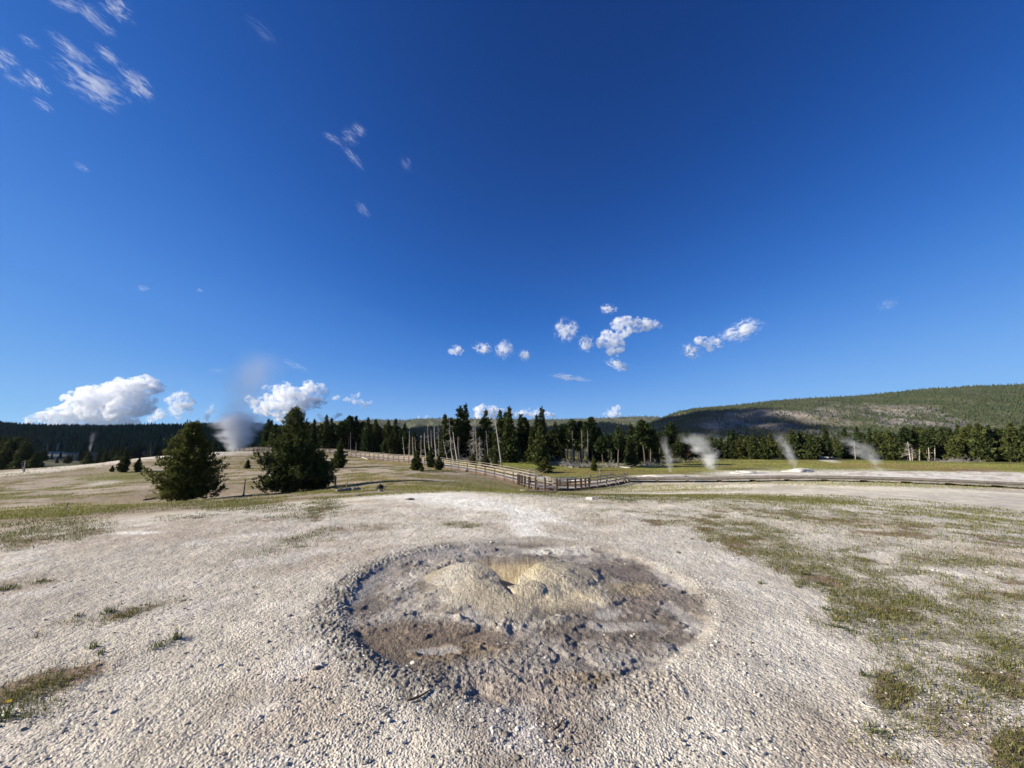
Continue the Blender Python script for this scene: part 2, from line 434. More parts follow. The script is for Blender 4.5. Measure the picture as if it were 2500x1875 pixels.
def ground_colour(x, y, z, g, px, py, cz):
    """colour of the soil, sinter and turf at each ground point, some shade painted in"""
    r = np.hypot(x, y); front = y > 0
    n1, n2, n3 = fbm(x * 0.7, y * 0.7, 4, 51), fbm(x * 5, y * 5, 3, 52), fbm(x * 0.09, y * 0.13, 4, 53)
    c = np.ones(x.shape + (3,)) * np.array([0.56, 0.51, 0.43])
    c = lerp(c, (0.66, 0.60, 0.48), smooth(6, 12, r) * smooth(0.3, 0.6, n1))
    c = lerp(c, (0.46, 0.41, 0.34), 0.75 * smooth(-1, -5, x) * (1 - smooth(10, 16, r)))  # left gravel painted darker, for the shadows among its pebbles
    c = lerp(c, (0.36, 0.29, 0.22), 0.45 * smooth(0.52, 0.72, n1) * (r < 14))
    c = lerp(c, (0.62, 0.58, 0.53), 0.5 * smooth(0.55, 0.72, fbm(x * 1.9, y * 1.9, 4, 54)) * (r < 14))
    # reddish dry moss between the turf on the right
    c = lerp(c, (0.17, 0.085, 0.045), 0.75 * smooth(0.52, 0.66, fbm(x * 2.4, y * 2.4, 4, 55)) * smooth(0.2, 0.6, g) * (r < 12))
    c = lerp(c, (0.13, 0.12, 0.055), 0.55 * smooth(0.35, 0.9, g) * smooth(0.38, 0.6, n2) * (r < 26))
    # crater
    rr, pan, ring, mound = cz['r'], cz['pan'], cz['ring'], cz['mound']
    pn = fbm(x * 1.3 + 4, y * 1.3, 4, 56); pn2 = fbm(x * 3.1, y * 2.4 + 7, 4, 57); pn3 = fbm(x * 9, y * 9, 3, 58)
    c = lerp(c, (0.60, 0.565, 0.49), 0.6 * smooth(2.9, 2.4, rr) * smooth(2.0, 2.3, rr) * smooth(-1.2, 0.6, x))
    rc = lerp(np.ones(x.shape + (3,)) * np.array([0.25, 0.225, 0.19]), (0.44, 0.41, 0.355), smooth(0.35, 0.75, pn3))
    c = lerp(c, rc, np.clip(ring * 1.1, 0, 1) * (0.45 + 0.55 * smooth(0.9, -0.6, x + 0.35 * (y - CR[1]))))
    pc = lerp(np.ones(x.shape + (3,)) * np.array([0.225, 0.195, 0.165]), (0.31, 0.28, 0.25), smooth(0.42, 0.62, pn))
    pc = lerp(pc, (0.40, 0.372, 0.335), 0.75 * smooth(0.56, 0.64, pn2))
    pc = lerp(pc, (0.15, 0.125, 0.105), 0.7 * smooth(0.58, 0.70, fbm(x * 2.2 - 3, y * 1.6, 4, 59)))
    def spot(cx, cy_, rx, ry): return 1 - smooth(0.55, 1.25, np.hypot((x - cx) / rx, (y - cy_) / ry) + 0.7 * (pn2 - 0.5))
    pc = lerp(pc, (0.185, 0.145, 0.11), 0.9 * spot(-0.75, 3.62, 0.75, 0.32)); pc = lerp(pc, (0.25, 0.19, 0.125), 0.7 * spot(-0.35, 3.35, 0.40, 0.17))
    pc = lerp(pc, (0.40, 0.37, 0.335), 0.9 * spot(-0.62, 3.42, 0.20, 0.055)); pc = lerp(pc, (0.40, 0.372, 0.335), 0.8 * spot(1.05, 3.85, 0.35, 0.10))
    pc = lerp(pc, (0.33, 0.31, 0.29), 0.8 * spot(-1.72, 4.45, 0.12, 0.75)); pc = lerp(pc, (0.36, 0.335, 0.31), 0.75 * spot(-0.9, 6.35, 0.9, 0.25))
    pc = lerp(pc, (0.17, 0.14, 0.125), 0.85 * spot(1.45, 4.9, 0.26, 0.7)); pc = lerp(pc, (0.26, 0.20, 0.12), 0.7 * spot(0.45, 3.0, 0.3, 0.09))
    pc = lerp(pc, (0.34, 0.315, 0.285), 0.6 * spot(-0.05, 3.15, 0.35, 0.25))
    pc = lerp(pc, (0.60, 0.57, 0.50), 0.85 * spot(0.80, 6.42, 0.80, 0.24) * smooth(0.25, 0.5, pn3)); pc = lerp(pc, (0.40, 0.37, 0.335), 0.7 * spot(0.9, 3.25, 0.35, 0.12))
    pc = pc * (1 - 0.16 * smooth(3.7, 3.2, y) * (y > 0))[:, None]
    c = lerp(c, pc, pan)
    mc = lerp(np.ones(x.shape + (3,)) * np.array([0.40, 0.35, 0.265]), (0.52, 0.445, 0.31), smooth(-0.1, 0.9, x) * smooth(0.3, 0.6, pn) )
    mc = lerp(mc, (0.58, 0.49, 0.30), 0.8 * spot(0.22, 5.35, 0.18, 0.5)); mc = lerp(mc, (0.50, 0.42, 0.28), 0.6 * spot(0.75, 4.3, 0.6, 0.25))
    mc = lerp(mc, (0.47, 0.375, 0.235), 0.8 * smooth(0.02, 0.2, cz['gully'])); mc = lerp(mc, (0.20, 0.165, 0.12), 0.9 * smooth(0.30, 0.46, cz['gully']))  # tan vent wall; the deep throat is painted darker as its shade
    mc = lerp(mc, (0.46, 0.43, 0.38), 0.7 * smooth(-0.3, -0.9, x) * smooth(0.45, 0.6, pn2))
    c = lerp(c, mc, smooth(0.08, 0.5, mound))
    c = lerp(c, (0.47, 0.385, 0.25), 0.9 * smooth(0.03, 0.12, cz['gully'])); c = lerp(c, (0.22, 0.18, 0.125), 0.8 * smooth(0.34, 0.48, cz['gully']))  # tan again beyond the cone, with the throat shade painted over it
    c = lerp(c, (0.43, 0.395, 0.34), 0.6 * smooth(0.25, 0.8, cz['edge'] * (0.3 + cz['lump'])))
    c = lerp(c, (0.42, 0.345, 0.22), 0.55 * spot(1.35, 4.75, 0.3, 0.22))
    # run-off channel towards the camera
    ch = (1 - smooth(0.30, 0.62, np.abs(x - 0.12 + 0.25 * (fbm(y * 1.3, y * 0 + 2, 3, 60) - 0.5)) / (0.75 + 0.3 * (y - 2.4)))) * smooth(3.3, 2.9, y) * front
    c = lerp(c, lerp(np.ones(x.shape + (3,)) * np.array([0.30, 0.255, 0.215]), (0.40, 0.37, 0.345), smooth(0.45, 0.65, pn2)), 0.75 * np.clip(ch, 0, 1))
    # pale wash running away behind the cone
    j = 30 * (fbm(x * 0.9, y * 0.9, 4, 61) - 0.5)
    w = np.zeros(x.shape)
    for b in ((1290, 1285, 55, 34, 50), (1310, 1258, 65, 15, 15), (1230, 1238, 130, 13, 14), (1090, 1220, 190, 16, 6), (980, 1208, 130, 9, 0), (1480, 1352, 110, 16, 10), (330, 1300, 60, 3, -4)):
        w = np.maximum(w, blob(px + j, py + 0.35 * j, *b, .6))
    c = lerp(c, (0.78, 0.75, 0.68), 0.95 * w * front * (r < 18) * (rr > 2.2))
    # slopes beyond the plateau
    far = smooth(0, 3, y - np.interp(px, [0, 200, 900, 1150, 1300, 1700, 2500], [6.6, 8.0, 13.5, 17, 24, 27, 27])) * front * (1 - 0.7 * smooth(1350, 1600, px))
    s1 = fbm(x * 0.35 + 0.5 * y * 0.35, y * 0.42 - x * 0.1, 5, 62); s2 = fbm(x * 0.10, y * 0.22, 4, 63)
    hill = lerp(np.ones(x.shape + (3,)) * np.array([0.27, 0.215, 0.145]), (0.34, 0.285, 0.215), smooth(0.4, 0.62, s2))
    hill = lerp(hill, (0.165, 0.135, 0.05), 0.85 * smooth(0.44, 0.58, s1))
    hill = lerp(hill, (0.16, 0.15, 0.04), 0.8 * np.maximum(blob(px, py, 300, 1165, 110, 14, -3, .6), blob(px, py, 120, 1195, 160, 12, -6, .8) * smooth(.4, .6, s1)))
    hill = lerp(hill, (0.52, 0.47, 0.40), 0.7 * np.maximum(blob(px, py, 60, 1238, 90, 8, -3, .6), blob(px, py, 255, 1180, 40, 6, -4, .6)))
    hill = lerp(hill, (0.60, 0.54, 0.46), 0.85 * blob(px, py - 0.0 * px, 200, 1136, 330, 7, -7, .7)); hill = lerp(hill, (0.62, 0.585, 0.52), 0.8 * blob(px, py, 480, 1108, 200, 6, -3, .7))
    hill = lerp(hill, (0.27, 0.22, 0.09), 0.6 * np.maximum.reduce([blob(px, py, 150, 1240, 260, 12, -3, .6), blob(px, py, 1000, 1190, 110, 6, 2, .7), blob(px, py, 960, 1170, 70, 5, 8, .6), blob(px, py, 1190, 1183, 80, 12, 8, .7),
        blob(px, py, 1000, 1135, 120, 5, 6, .7) , blob(px, py, 760, 1192, 90, 6, 2, .6)]))
    c = lerp(c, hill, far)
    # meadow beyond the boardwalk
    line = np.interp(px, [900, 1000, 1100, 1200, 1270, 1420, 1520, 1700, 2000, 2500], [1096, 1112, 1132, 1152, 1168, 1178, 1174, 1164, 1150, 1152])
    mead = smooth(line + 3, line - 3, py) * front * smooth(45, 52, r)
    m1 = fbm(x * 0.12, y * 0.30, 5, 64); m2 = fbm(x * 0.05 + 9, y * 0.16, 4, 65)
    md = lerp(np.ones(x.shape + (3,)) * np.array([0.20, 0.215, 0.042]), (0.27, 0.26, 0.07), smooth(0.4, 0.65, m1))
    md = lerp(md, (0.21, 0.15, 0.06), 0.7 * smooth(0.52, 0.66, m2)); md = lerp(md, (0.085, 0.095, 0.022), 0.6 * smooth(0.56, 0.7, fbm(x * 0.3, y * 0.5, 4, 66)))
    c = lerp(c, md, mead)
    wp, wj = white_patches(x, y, px, py)
    c = lerp(c, (0.72, 0.68, 0.61), 0.95 * wp * front * (r > 30))
    c = lerp(c, (0.33, 0.24, 0.17), 0.6 * smooth(0.5, 0.66, fbm(x * 0.5, y * 1.4, 4, 68)) * wp * front * (r > 30))
    c = lerp(c, (0.17, 0.075, 0.045), 0.8 * blob(px, py + wj, 2320, 1147, 130, 3.0, 1.5, .6) * (r > 30) * front)
    c = lerp(c, (0.30, 0.20, 0.09), 0.6 * blob(px, py + wj, 2200, 1138, 250, 6, 1, .6) * (r > 30) * front)
    st = np.maximum(blob(px, py + wj, 2250, 1196, 340, 5, 2.2, .5), blob(px, py + wj, 1800, 1186, 240, 3.5, -1.5, .5))
    c = lerp(c, (0.76, 0.70, 0.56), 0.9 * st * (r > 16) * front)
    c = lerp(c, (0.05, 0.06, 0.075), 0.85 * blob(px, py, 1385, 1167.5, 30, 2.6, 2, .5) * (r > 30) * front); c = lerp(c, (0.5, 0.25, 0.06), 0.7 * blob(px, py, 1395, 1180, 40, 2, 0, .6) * (r > 30) * front)
    # forest floor and open valley
    c = lerp(c, (0.07, 0.07, 0.03), smooth(125, 150, r) * smooth(-5, 30, px))
    c = lerp(c, (0.30, 0.27, 0.19), blob(px, py, 118, 1110, 45, 9, -2, .3) * (r > 150) * front)
    c = lerp(c, (0.10, 0.10, 0.045), np.where(front, 0, smooth(20, 60, r)))
    return np.clip(c * (0.80 + 0.40 * n2)[..., None], 0.01, 0.85)

def build_ground():
    rows = [0.35]
    while rows[-1] < 9400:
        r = rows[-1]
        rows.append(r + (0.09 if r < 1.7 else max(0.0035, min(0.02 * r, r * r * 0.00080))))
    R = np.array(rows)
    az = np.concatenate([np.arange(-64, 64.01, 0.1), np.arange(66.5, 295.5, 2.5)])
    rr, aa = np.meshgrid(R, np.radians(az), indexing='ij')
    x, y = rr * np.sin(aa), rr * np.cos(aa)
    shp = x.shape; x, y = x.ravel(), y.ravel()
    z = base_z(x, y) + relief(x, y)
    near = np.hypot(x, y) < 14
    cz = {k: np.zeros(len(x)) for k in ('r', 'pan', 'ring', 'mound', 'mr', 'edge', 'led', 'gully', 'ang', 'lump')}
    cz['r'][:] = 99
    zc, c1 = crater(x[near], y[near])
    for k in cz: cz[k][near] = c1[k]
    z[near] += np.where(np.hypot(x[near] - CR[0], y[near] - CR[1]) < 4, zc, 0)
    g, px, py = zones(x, y)
    col = ground_colour(x, y, z, g, px, py, cz)
    # pebbles: fine sinter gravel everywhere on the plateau, big beads in the rim
    xn, yn = x[near], y[near]
    rn = np.hypot(xn, yn)
    f1, f2, f3, f4 = smooth(4.4, 2.8, rn), smooth(6.0, 4.0, rn), smooth(9.5, 5.5, rn), smooth(14, 9, rn)       # grains too small to mesh at a distance are left to the bump
    fine, id1 = pebbles(xn + 0.006 * vnoise(xn * 60, yn * 60, 3), yn, 0.0105, 71)
    mid, id2 = pebbles(xn, yn, 0.0155, 72); big, id3 = pebbles(xn, yn, 0.030, 73); coarse, id4 = pebbles(xn + 0.05 * vnoise(xn * 9, yn * 9, 4), yn, 0.085, 77); wide, _ = pebbles(xn + 0.1 * vnoise(xn * 5, yn * 5, 5), yn, 0.19, 78)
    pan, ring, mound = c1['pan'], np.clip(c1['ring'], 0, 1), c1['mound']
    ring = ring * (1 - 0.75 * smooth(3.35, 2.95, yn) * smooth(1.0, 0.6, np.abs(xn + 0.1)))
    beads = np.clip(1.3 - np.hypot((xn - 0.80) / 0.80, (yn - 6.42) / 0.26), 0, 1) * smooth(0.42, 0.5, fbm(xn * 3, yn * 3, 3, 80)); ring = np.maximum(ring, beads)
    open_ = (1 - pan) * (1 - ring)
    gap = smooth(0.40, 0.55, fbm(xn * 3.3, yn * 3.3, 3, 74))
    fl = smooth(0.9, -0.6, xn + 0.35 * (yn - CR[1]))
    left_rough = 1 + 0.5 * smooth(-0.5, -2.5, xn)
    dz = open_ * left_rough * (0.0050 * fine * f1 + 0.0050 * mid * gap * f2) + ring * (0.007 * mid * f2 + (0.006 + 0.009 * fl) * big * f3 * smooth(0.30, 0.45, id3)) + pan * (1 - mound) * 0.0045 * fine * f1
    dz += open_ * (0.006 * coarse * f4 * smooth(3.0, 5.5, rn) + 0.009 * wide * smooth(6, 9, rn))
    dz += pan * (1 - mound) * 0.035 * (fbm(xn * 5, yn * 5, 5, 75, 0.6) - 0.5) + 0.012 * (fbm(xn * 9, yn * 9, 3, 76) - 0.5)
    crumb = smooth(0.52, 0.60, fbm(xn * 2.3, yn * 2.3, 4, 79)) * smooth(3.3, 3.0, yn) * smooth(2.5, 2.9, yn) * smooth(1.3, 0.9, np.abs(xn - 0.2))
    dz += crumb * (0.008 * coarse + 0.008 * big)
    z[near] += dz
    col[near] *= (0.80 + 0.30 * (open_ * id1 + (1 - open_) * id3))[:, None]
    n, m = shp
    i = (np.arange(n - 1)[:, None] * m); jj = np.arange(m)[None]; kk = (jj + 1) % m
    q = np.stack([i + jj, i + m + jj, i + m + kk, i + kk], -1).reshape(-1, 4)[:, ::-1]
    gravel = 1 - 0.75 * cz['pan'] * (1 - 0.6 * cz['mound'])
    me = mesh_np('ground', np.stack([x, y, z], 1), q, None, True, {'Col': col, 'gravel': gravel})
    t = NT('sinter_soil')
    c = t.attr('Col', 'Color')
    n1 = t.noise(55, None, 4, 0.65); n2 = t.noise(1.3, None, 5, 0.6)
    c = t.mix(1.0, c, t.ramp(n1, [(0.30, (0.66, 0.65, 0.63)), (0.62, (1.16, 1.16, 1.15))]), 'MULTIPLY')
    c = t.mix(1.0, c, t.ramp(n2, [(0.30, (0.82, 0.81, 0.79)), (0.70, (1.10, 1.10, 1.09))]), 'MULTIPLY')
    t.put(t.p.inputs['Base Color'], c)
    t.p.inputs['Roughness'].default_value = 0.95
    vor = t.node('ShaderNodeTexVoronoi', {'Vector': t.coord(), 'Scale': 75.0}).outputs['Distance']
    vor2 = t.node('ShaderNodeTexVoronoi', {'Vector': t.coord(), 'Scale': 26.0}).outputs['Distance']
    h = t.math('SUBTRACT', t.math('SUBTRACT', t.math('MULTIPLY', n1, 0.8), vor), t.math('MULTIPLY', vor2, t.math('MULTIPLY', t.attr('gravel'), 1.15)))
    t.bump(h, 0.7, 0.008)
    me.materials.append(t.m)
    return tag(link('ground', me), 'pale pebbly sinter ground with sparse turf sloping to a green meadow', 'ground', kind='structure')
ground = build_ground()
# ------------------------------------------------------------------ hills
def hill_mesh(name, sky_pts, Yr, Yf, zf, mat, power=1.0, rough=6.0, seed=0, cliff=None, colour=None, cols=500, rows=70):
    sp = np.array(sky_pts, float)
    s = np.linspace(sp[0, 0], sp[-1, 0], cols)
    yr = np.interp(s, sp[:, 0], np.convolve(np.pad(sp[:, 1], 1, mode='edge'), [.2, .6, .2], 'valid'))
    top = at(s, yr, np.full(cols, Yr) if np.isscalar(Yr) else np.interp(s, *zip(*Yr)))
    t = np.concatenate([np.linspace(0, 1, rows), np.linspace(1.03, 1.6, 12)])
    foot = np.stack([top[:, 0] * Yf / top[:, 1], np.full(cols, Yf), np.full(cols, zf)], 1)
    T = t[:, None]
    prof = np.where(T <= 1, (T ** power) * (1 - 0.25 * (T - 1) ** 2 * T), 1 - 0.9 * (T - 1))
    P = np.zeros((len(t), cols, 3))
    P[..., 0] = foot[None, :, 0] + (top - foot)[None, :, 0] * T
    P[..., 1] = foot[None, :, 1] + (top - foot)[None, :, 1] * T
    n = fbm(P[..., 0] / 160, P[..., 1] / 260, 5, 80 + seed) - 0.5
    fold = fbm(P[..., 0] / 90 + P[..., 1] / 400, P[..., 1] / 800, 4, 90 + seed) - 0.5
    edge = np.clip(T * (1 - T) * 4, 0, 1) * (T < 1)
    P[..., 2] = zf + (top[None, :, 2] - zf) * prof + rough * (n + fold) * edge * 2
    cl = np.zeros(P.shape[:2])
    if cliff is not None:
        px, py = to_pix(P); cl = cliff(px, py, P)
        P[..., 1] += 26 * (fbm(P[..., 0] / 12, P[..., 2] / 40, 3, 95) - 0.5) * cl
        P[..., 2] += 10 * (fbm(P[..., 0] / 20, P[..., 1] / 20, 3, 96) - 0.5) * cl
    m, k = P.shape[:2]
    i = np.arange(m - 1)[:, None] * k; j = np.arange(k - 1)[None]
    q = np.stack([i + j, i + j + 1, i + k + j + 1, i + k + j], -1).reshape(-1, 4)
    x, y = P[..., 0].ravel(), P[..., 1].ravel()
    c = np.ones((len(x), 3)) * np.array([0.070, 0.078, 0.032]) * (0.7 + 0.6 * fbm(x / 60, y / 90, 4, 97))[:, None]
    c = lerp(c, (0.15, 0.135, 0.085), 0.7 * smooth(0.5, 0.66, fbm(x / 45, y / 110, 4, 98)))
    rock = lerp(np.ones((len(x), 3)) * np.array([0.165, 0.145, 0.13]), (0.27, 0.235, 0.20), smooth(0.45, 0.7, fbm(x / 9, P[..., 2].ravel() / 25, 3, 99)))
    rock = lerp(rock, (0.12, 0.11, 0.07), 0.8 * smooth(0.55, 0.68, fbm(x / 30, P[..., 2].ravel() / 30, 4, 100)))
    c = lerp(c, rock, cl.ravel())
    me = mesh_np(name, P.reshape(-1, 3), q, None, True, {'Col': c})
    me.materials.append(mat)
    return me, P, cl

t = NT('hill_turf'); t.put(t.p.inputs['Base Color'], t.mix(1.0, t.attr('Col', 'Color'), t.ramp(t.noise(0.08, None, 5, 0.7), [(0.3, (0.6, 0.6, 0.6)), (0.7, (1.3, 1.3, 1.3))]), 'MULTIPLY')); t.bump(t.noise(0.12, None, 5, 0.7), 0.6, 3.0)
HILL_MAT = t.m

def foliage_mat(name, c1, c2, scale=0.8, trans=0.25):
    t = NT(name)
    r = t.attr('rnd')
    oi = t.node('ShaderNodeObjectInfo').outputs['Random']
    n = t.noise(scale, None, 2)
    f = t.math('ADD', t.math('MULTIPLY', r, 0.55), t.math('MULTIPLY', n, 0.45))
    c = t.ramp(f, [(0.15, c1), (0.85, c2)])
    c = t.mix(1.0, c, t.ramp(oi, [(0.0, (0.72, 0.78, 0.80)), (0.6, (1.0, 1.0, 1.0)), (1.0, (1.25, 1.12, 0.9))]), 'MULTIPLY')
    t.put(t.p.inputs['Base Color'], c)
    t.p.inputs['Roughness'].default_value = 0.7
    t.p.inputs['Specular IOR Level'].default_value = 0.12
    if trans:
        tr = t.node('ShaderNodeBsdfTranslucent', {'Color': c})
        mx = t.node('ShaderNodeMixShader', {0: trans}); t.l.new(t.p.outputs[0], mx.inputs[1]); t.l.new(tr.outputs[0], mx.inputs[2])
        t.l.new(mx.outputs[0], t.out.inputs['Surface'])
    return t.m
NEEDLE = foliage_mat('conifer_needles', (0.020, 0.034, 0.012), (0.070, 0.090, 0.026))
PINE_NEEDLE = foliage_mat('pine_needles', (0.036, 0.052, 0.016), (0.150, 0.160, 0.042), 1.4)
YOUNG_NEEDLE = foliage_mat('young_pine_needles', (0.028, 0.042, 0.014), (0.105, 0.118, 0.033), 1.2)
FAR_NEEDLE = foliage_mat('far_forest', (0.022, 0.034, 0.014), (0.075, 0.088, 0.034), 0.02, 0.0)
RUST_NEEDLE = foliage_mat('rusty_needles', (0.06, 0.035, 0.02), (0.14, 0.075, 0.035))
GREY_TWIG = noisy_mat('dead_grey_twigs', (0.20, 0.185, 0.165), (0.34, 0.315, 0.28), 2.0)

def far_forest(name, P, cl, n, hgt, seed, dens, label, mat=FAR_NEEDLE, crest=1.0):
    """a wood too far off to count: one sheet of small pointed crowns on a hill"""
    rng = np.random.default_rng(seed)
    m, k = P.shape[:2]
    def pick(ti, cnt):
        i = np.clip(ti.astype(int), 0, m - 2); fi = ti - i
        tj = rng.random(cnt) * (k - 1.001); j = tj.astype(int); fj = (tj - j)[:, None]; fi = fi[:, None]
        return (P[i, j] * (1 - fi) + P[i + 1, j] * fi) * (1 - fj) + (P[i, j + 1] * (1 - fi) + P[i + 1, j + 1] * fi) * fj, cl[i, j]
    rows = m - 12
    ti = rng.random(n) ** 0.9 * (rows + 2)
    pos, c = pick(ti, n)
    keep = rng.random(n) < dens(pos, c)
    pos = pos[keep]
    nc = int(crest * 900)
    if nc: pos = np.concatenate([pos, pick(rows - 1.5 + 2.5 * rng.random(nc), nc)[0]])
    n = len(pos)
    h = hgt * (0.35 + 1.0 * rng.random(n) ** 1.5); w = hgt * (0.13 + 0.16 * rng.random(n)) * (0.5 + 0.5 * h / hgt)
    ang = rng.random(n) * 6.28
    V, T, R = [], [], []
    vb = 0
    for z0, z1, ww in ((0.05, 0.65, 1.0), (0.38, 1.0, 0.62)):
        a = ang[:, None] + np.arange(4)[None] * math.pi / 2
        ring = pos[:, None] + np.stack([np.cos(a) * w[:, None] * ww, np.sin(a) * w[:, None] * ww, np.broadcast_to((h * z0)[:, None], a.shape)], -1)
        tip = pos + np.stack([0 * h, 0 * h, h * z1], -1)
        V.append(np.concatenate([ring, tip[:, None]], 1).reshape(-1, 3))
        b = vb + np.arange(n)[:, None] * 5
        for q in range(4): T.append(np.concatenate([b + q, b + (q + 1) % 4, b + 4], 1))
        vb += n * 5
        R.append(np.repeat(rng.random(n), 5))
    me = mesh_np(name, np.concatenate(V), None, np.concatenate(T), False, {'rnd': np.concatenate(R)})
    me.materials.append(mat)
    return tag(link(name, me), label, 'forest', kind='stuff')

def cliff_band(px, py, P):
    top = np.interp(px, [1690, 1740, 1800, 1870, 1950, 2040, 2110, 2180, 2270, 2340], [1030, 1012, 1000, 998, 1003, 984, 984, 992, 994, 1005])
    bot = np.interp(px, [1690, 1740, 1800, 1870, 1950, 2040, 2110, 2180, 2270, 2340], [1046, 1040, 1036, 1042, 1050, 1018, 1018, 1020, 1016, 1012])
    j = 14 * (fbm(P[..., 0] / 60, P[..., 2] / 30, 4, 101) - 0.5)
    a = (0.35 + 0.65 * smooth(0.40, 0.52, fbm(P[..., 0] / 35, P[..., 2] / 22, 3, 105))) * smooth(top - 3, top + 3, py + j) * (1 - smooth(bot - 4, bot + 6, py + j)) * smooth(1685, 1730, px) * (1 - smooth(2310, 2350, px))
    line = np.interp(px, [1690, 1800, 2000, 2150, 2300, 2420], [1030, 1000, 990, 1000, 1010, 1030]); scree = 0.9 * smooth(0.42, 0.56, fbm(P[..., 0] / 45, P[..., 2] / 16, 5, 102)) * smooth(1660, 1740, px) * (1 - smooth(2380, 2470, px)) * smooth(line, line + 14, py)
    return np.maximum(a, scree)

me, P, cl = hill_mesh('hill', [(1440, 1090), (1500, 1068), (1560, 1042), (1611, 1019), (1638, 1011), (1664, 1002), (1693, 998), (1733, 993), (1774, 991), (1815, 988), (1855, 983), (1906, 977), (1978, 972), (2090, 969), (2181, 958),
    (2271, 948), (2362, 944), (2500, 940), (2800, 930), (3300, 920)], [(1440, 1500), (1900, 1250), (2500, 1050), (3300, 900)], 520, -5, HILL_MAT, 1.15, 9.0, 1, cliff_band)
tag(link('hill', me), 'long wooded hill with a pinkish rock cliff along its face on the right', 'hill', kind='structure')
far_forest('hillside_forest', P, cl, 60000, 5.8, 1, lambda p, c: (1 - 0.62 * c) * (0.45 + 0.5 * smooth(0.42, 0.56, fbm(p[:, 0] / 50, p[:, 1] / 90, 3, 103))), 'thin conifer wood covering the rocky hill on the right')
me, P, cl = hill_mesh('hill', [(-900, 1020), (-400, 1032), (0, 1040), (60, 1043), (140, 1045), (250, 1047), (420, 1045), (500, 1041), (560, 1040), (640, 1041), (720, 1048), (800, 1062), (900, 1085)], 1300, 420, -9, HILL_MAT, 0.8, 7, 2)
tag(link('hill', me), 'low level ridge under dark forest in cloud shadow on the left', 'hill', kind='structure')
far_forest('ridge_forest', P, cl, 26000, 13, 2, lambda p, c: np.full(len(p), 0.8), 'dense dark conifer forest on the shaded left ridge')
me, P, cl = hill_mesh('hill', [(500, 1060), (640, 1045), (720, 1034), (800, 1028), (880, 1026), (920, 1024), (960, 1026), (995, 1027), (1010, 1023), (1050, 1021), (1150, 1022), (1300, 1025), (1400, 1024), (1500, 1020), (1560, 1015), (1600, 1017), (1640, 1022), (1720, 1037), (1800, 1060)],
    3600, 2300, -5, HILL_MAT, 0.9, 16, 3)
tag(link('hill', me), 'far grey green hill on the horizon behind the tall spruces', 'hill', kind='structure')
far_forest('far_hill_forest', P, cl, 9000, 17, 3, lambda p, c: 0.25 + 0.6 * smooth(0.45, 0.55, fbm(p[:, 0] / 150, p[:, 1] / 300, 3, 104)), 'patchy forest on the far hill at the horizon')
me, P, cl = hill_mesh('hill', [(840, 1085), (940, 1050), (1040, 1043), (1150, 1044), (1300, 1048), (1363, 1042), (1420, 1033), (1480, 1031), (1530, 1038), (1600, 1055), (1700, 1080)], 1900, 900, -5, HILL_MAT, 0.8, 8, 4)
tag(link('hill', me), 'lower dark blue hill in shade between the trees and the far hill', 'hill', kind='structure')
far_forest('shaded_hill_forest', P, cl, 12000, 13, 4, lambda p, c: np.full(len(p), 0.8), 'dark forest on the lower shaded hill behind the spruces')

# ------------------------------------------------------------------ trees
BARK = noisy_mat('brown_bark', (0.10, 0.075, 0.055), (0.20, 0.155, 0.115), 3.0, (6, 6, 1), 0.6, 0.02)
PALE_WOOD = noisy_mat('bleached_dead_wood', (0.30, 0.265, 0.215), (0.47, 0.43, 0.36), 2.0, (8, 8, 1), 0.4, 0.01)
GREY_WOOD = noisy_mat('grey_dead_wood', (0.15, 0.13, 0.11), (0.30, 0.265, 0.23), 2.0, (8, 8, 1), 0.4, 0.01)

def tufts(P, L, rng, out, blades=2, width=0.22):
    """needle sprays: narrow leaf-shaped faces fanning from each point"""
    V, R = [], []
    n = len(P)
    rr = rng.random(n)
    for b in range(blades):
        d = out + rng.normal(0, 0.65, (n, 3)); d /= np.linalg.norm(d, axis=1)[:, None]
        s = np.cross(d, rng.normal(0, 1, (n, 3))); s /= np.linalg.norm(s, axis=1)[:, None] + 1e-9
        l = (L * (0.7 + 0.6 * rng.random(n)))[:, None]
        V.append(np.stack([P - d * l * 0.2, P + d * l * 0.35 + s * l * width, P + d * l, P + d * l * 0.35 - s * l * width], 1).reshape(-1, 3))
        R.append(np.repeat(np.clip(rr + rng.normal(0, .12, n), 0, 1), 4))
    V = np.concatenate(V)
    return V, np.arange(len(V)).reshape(-1, 4), np.concatenate(R)

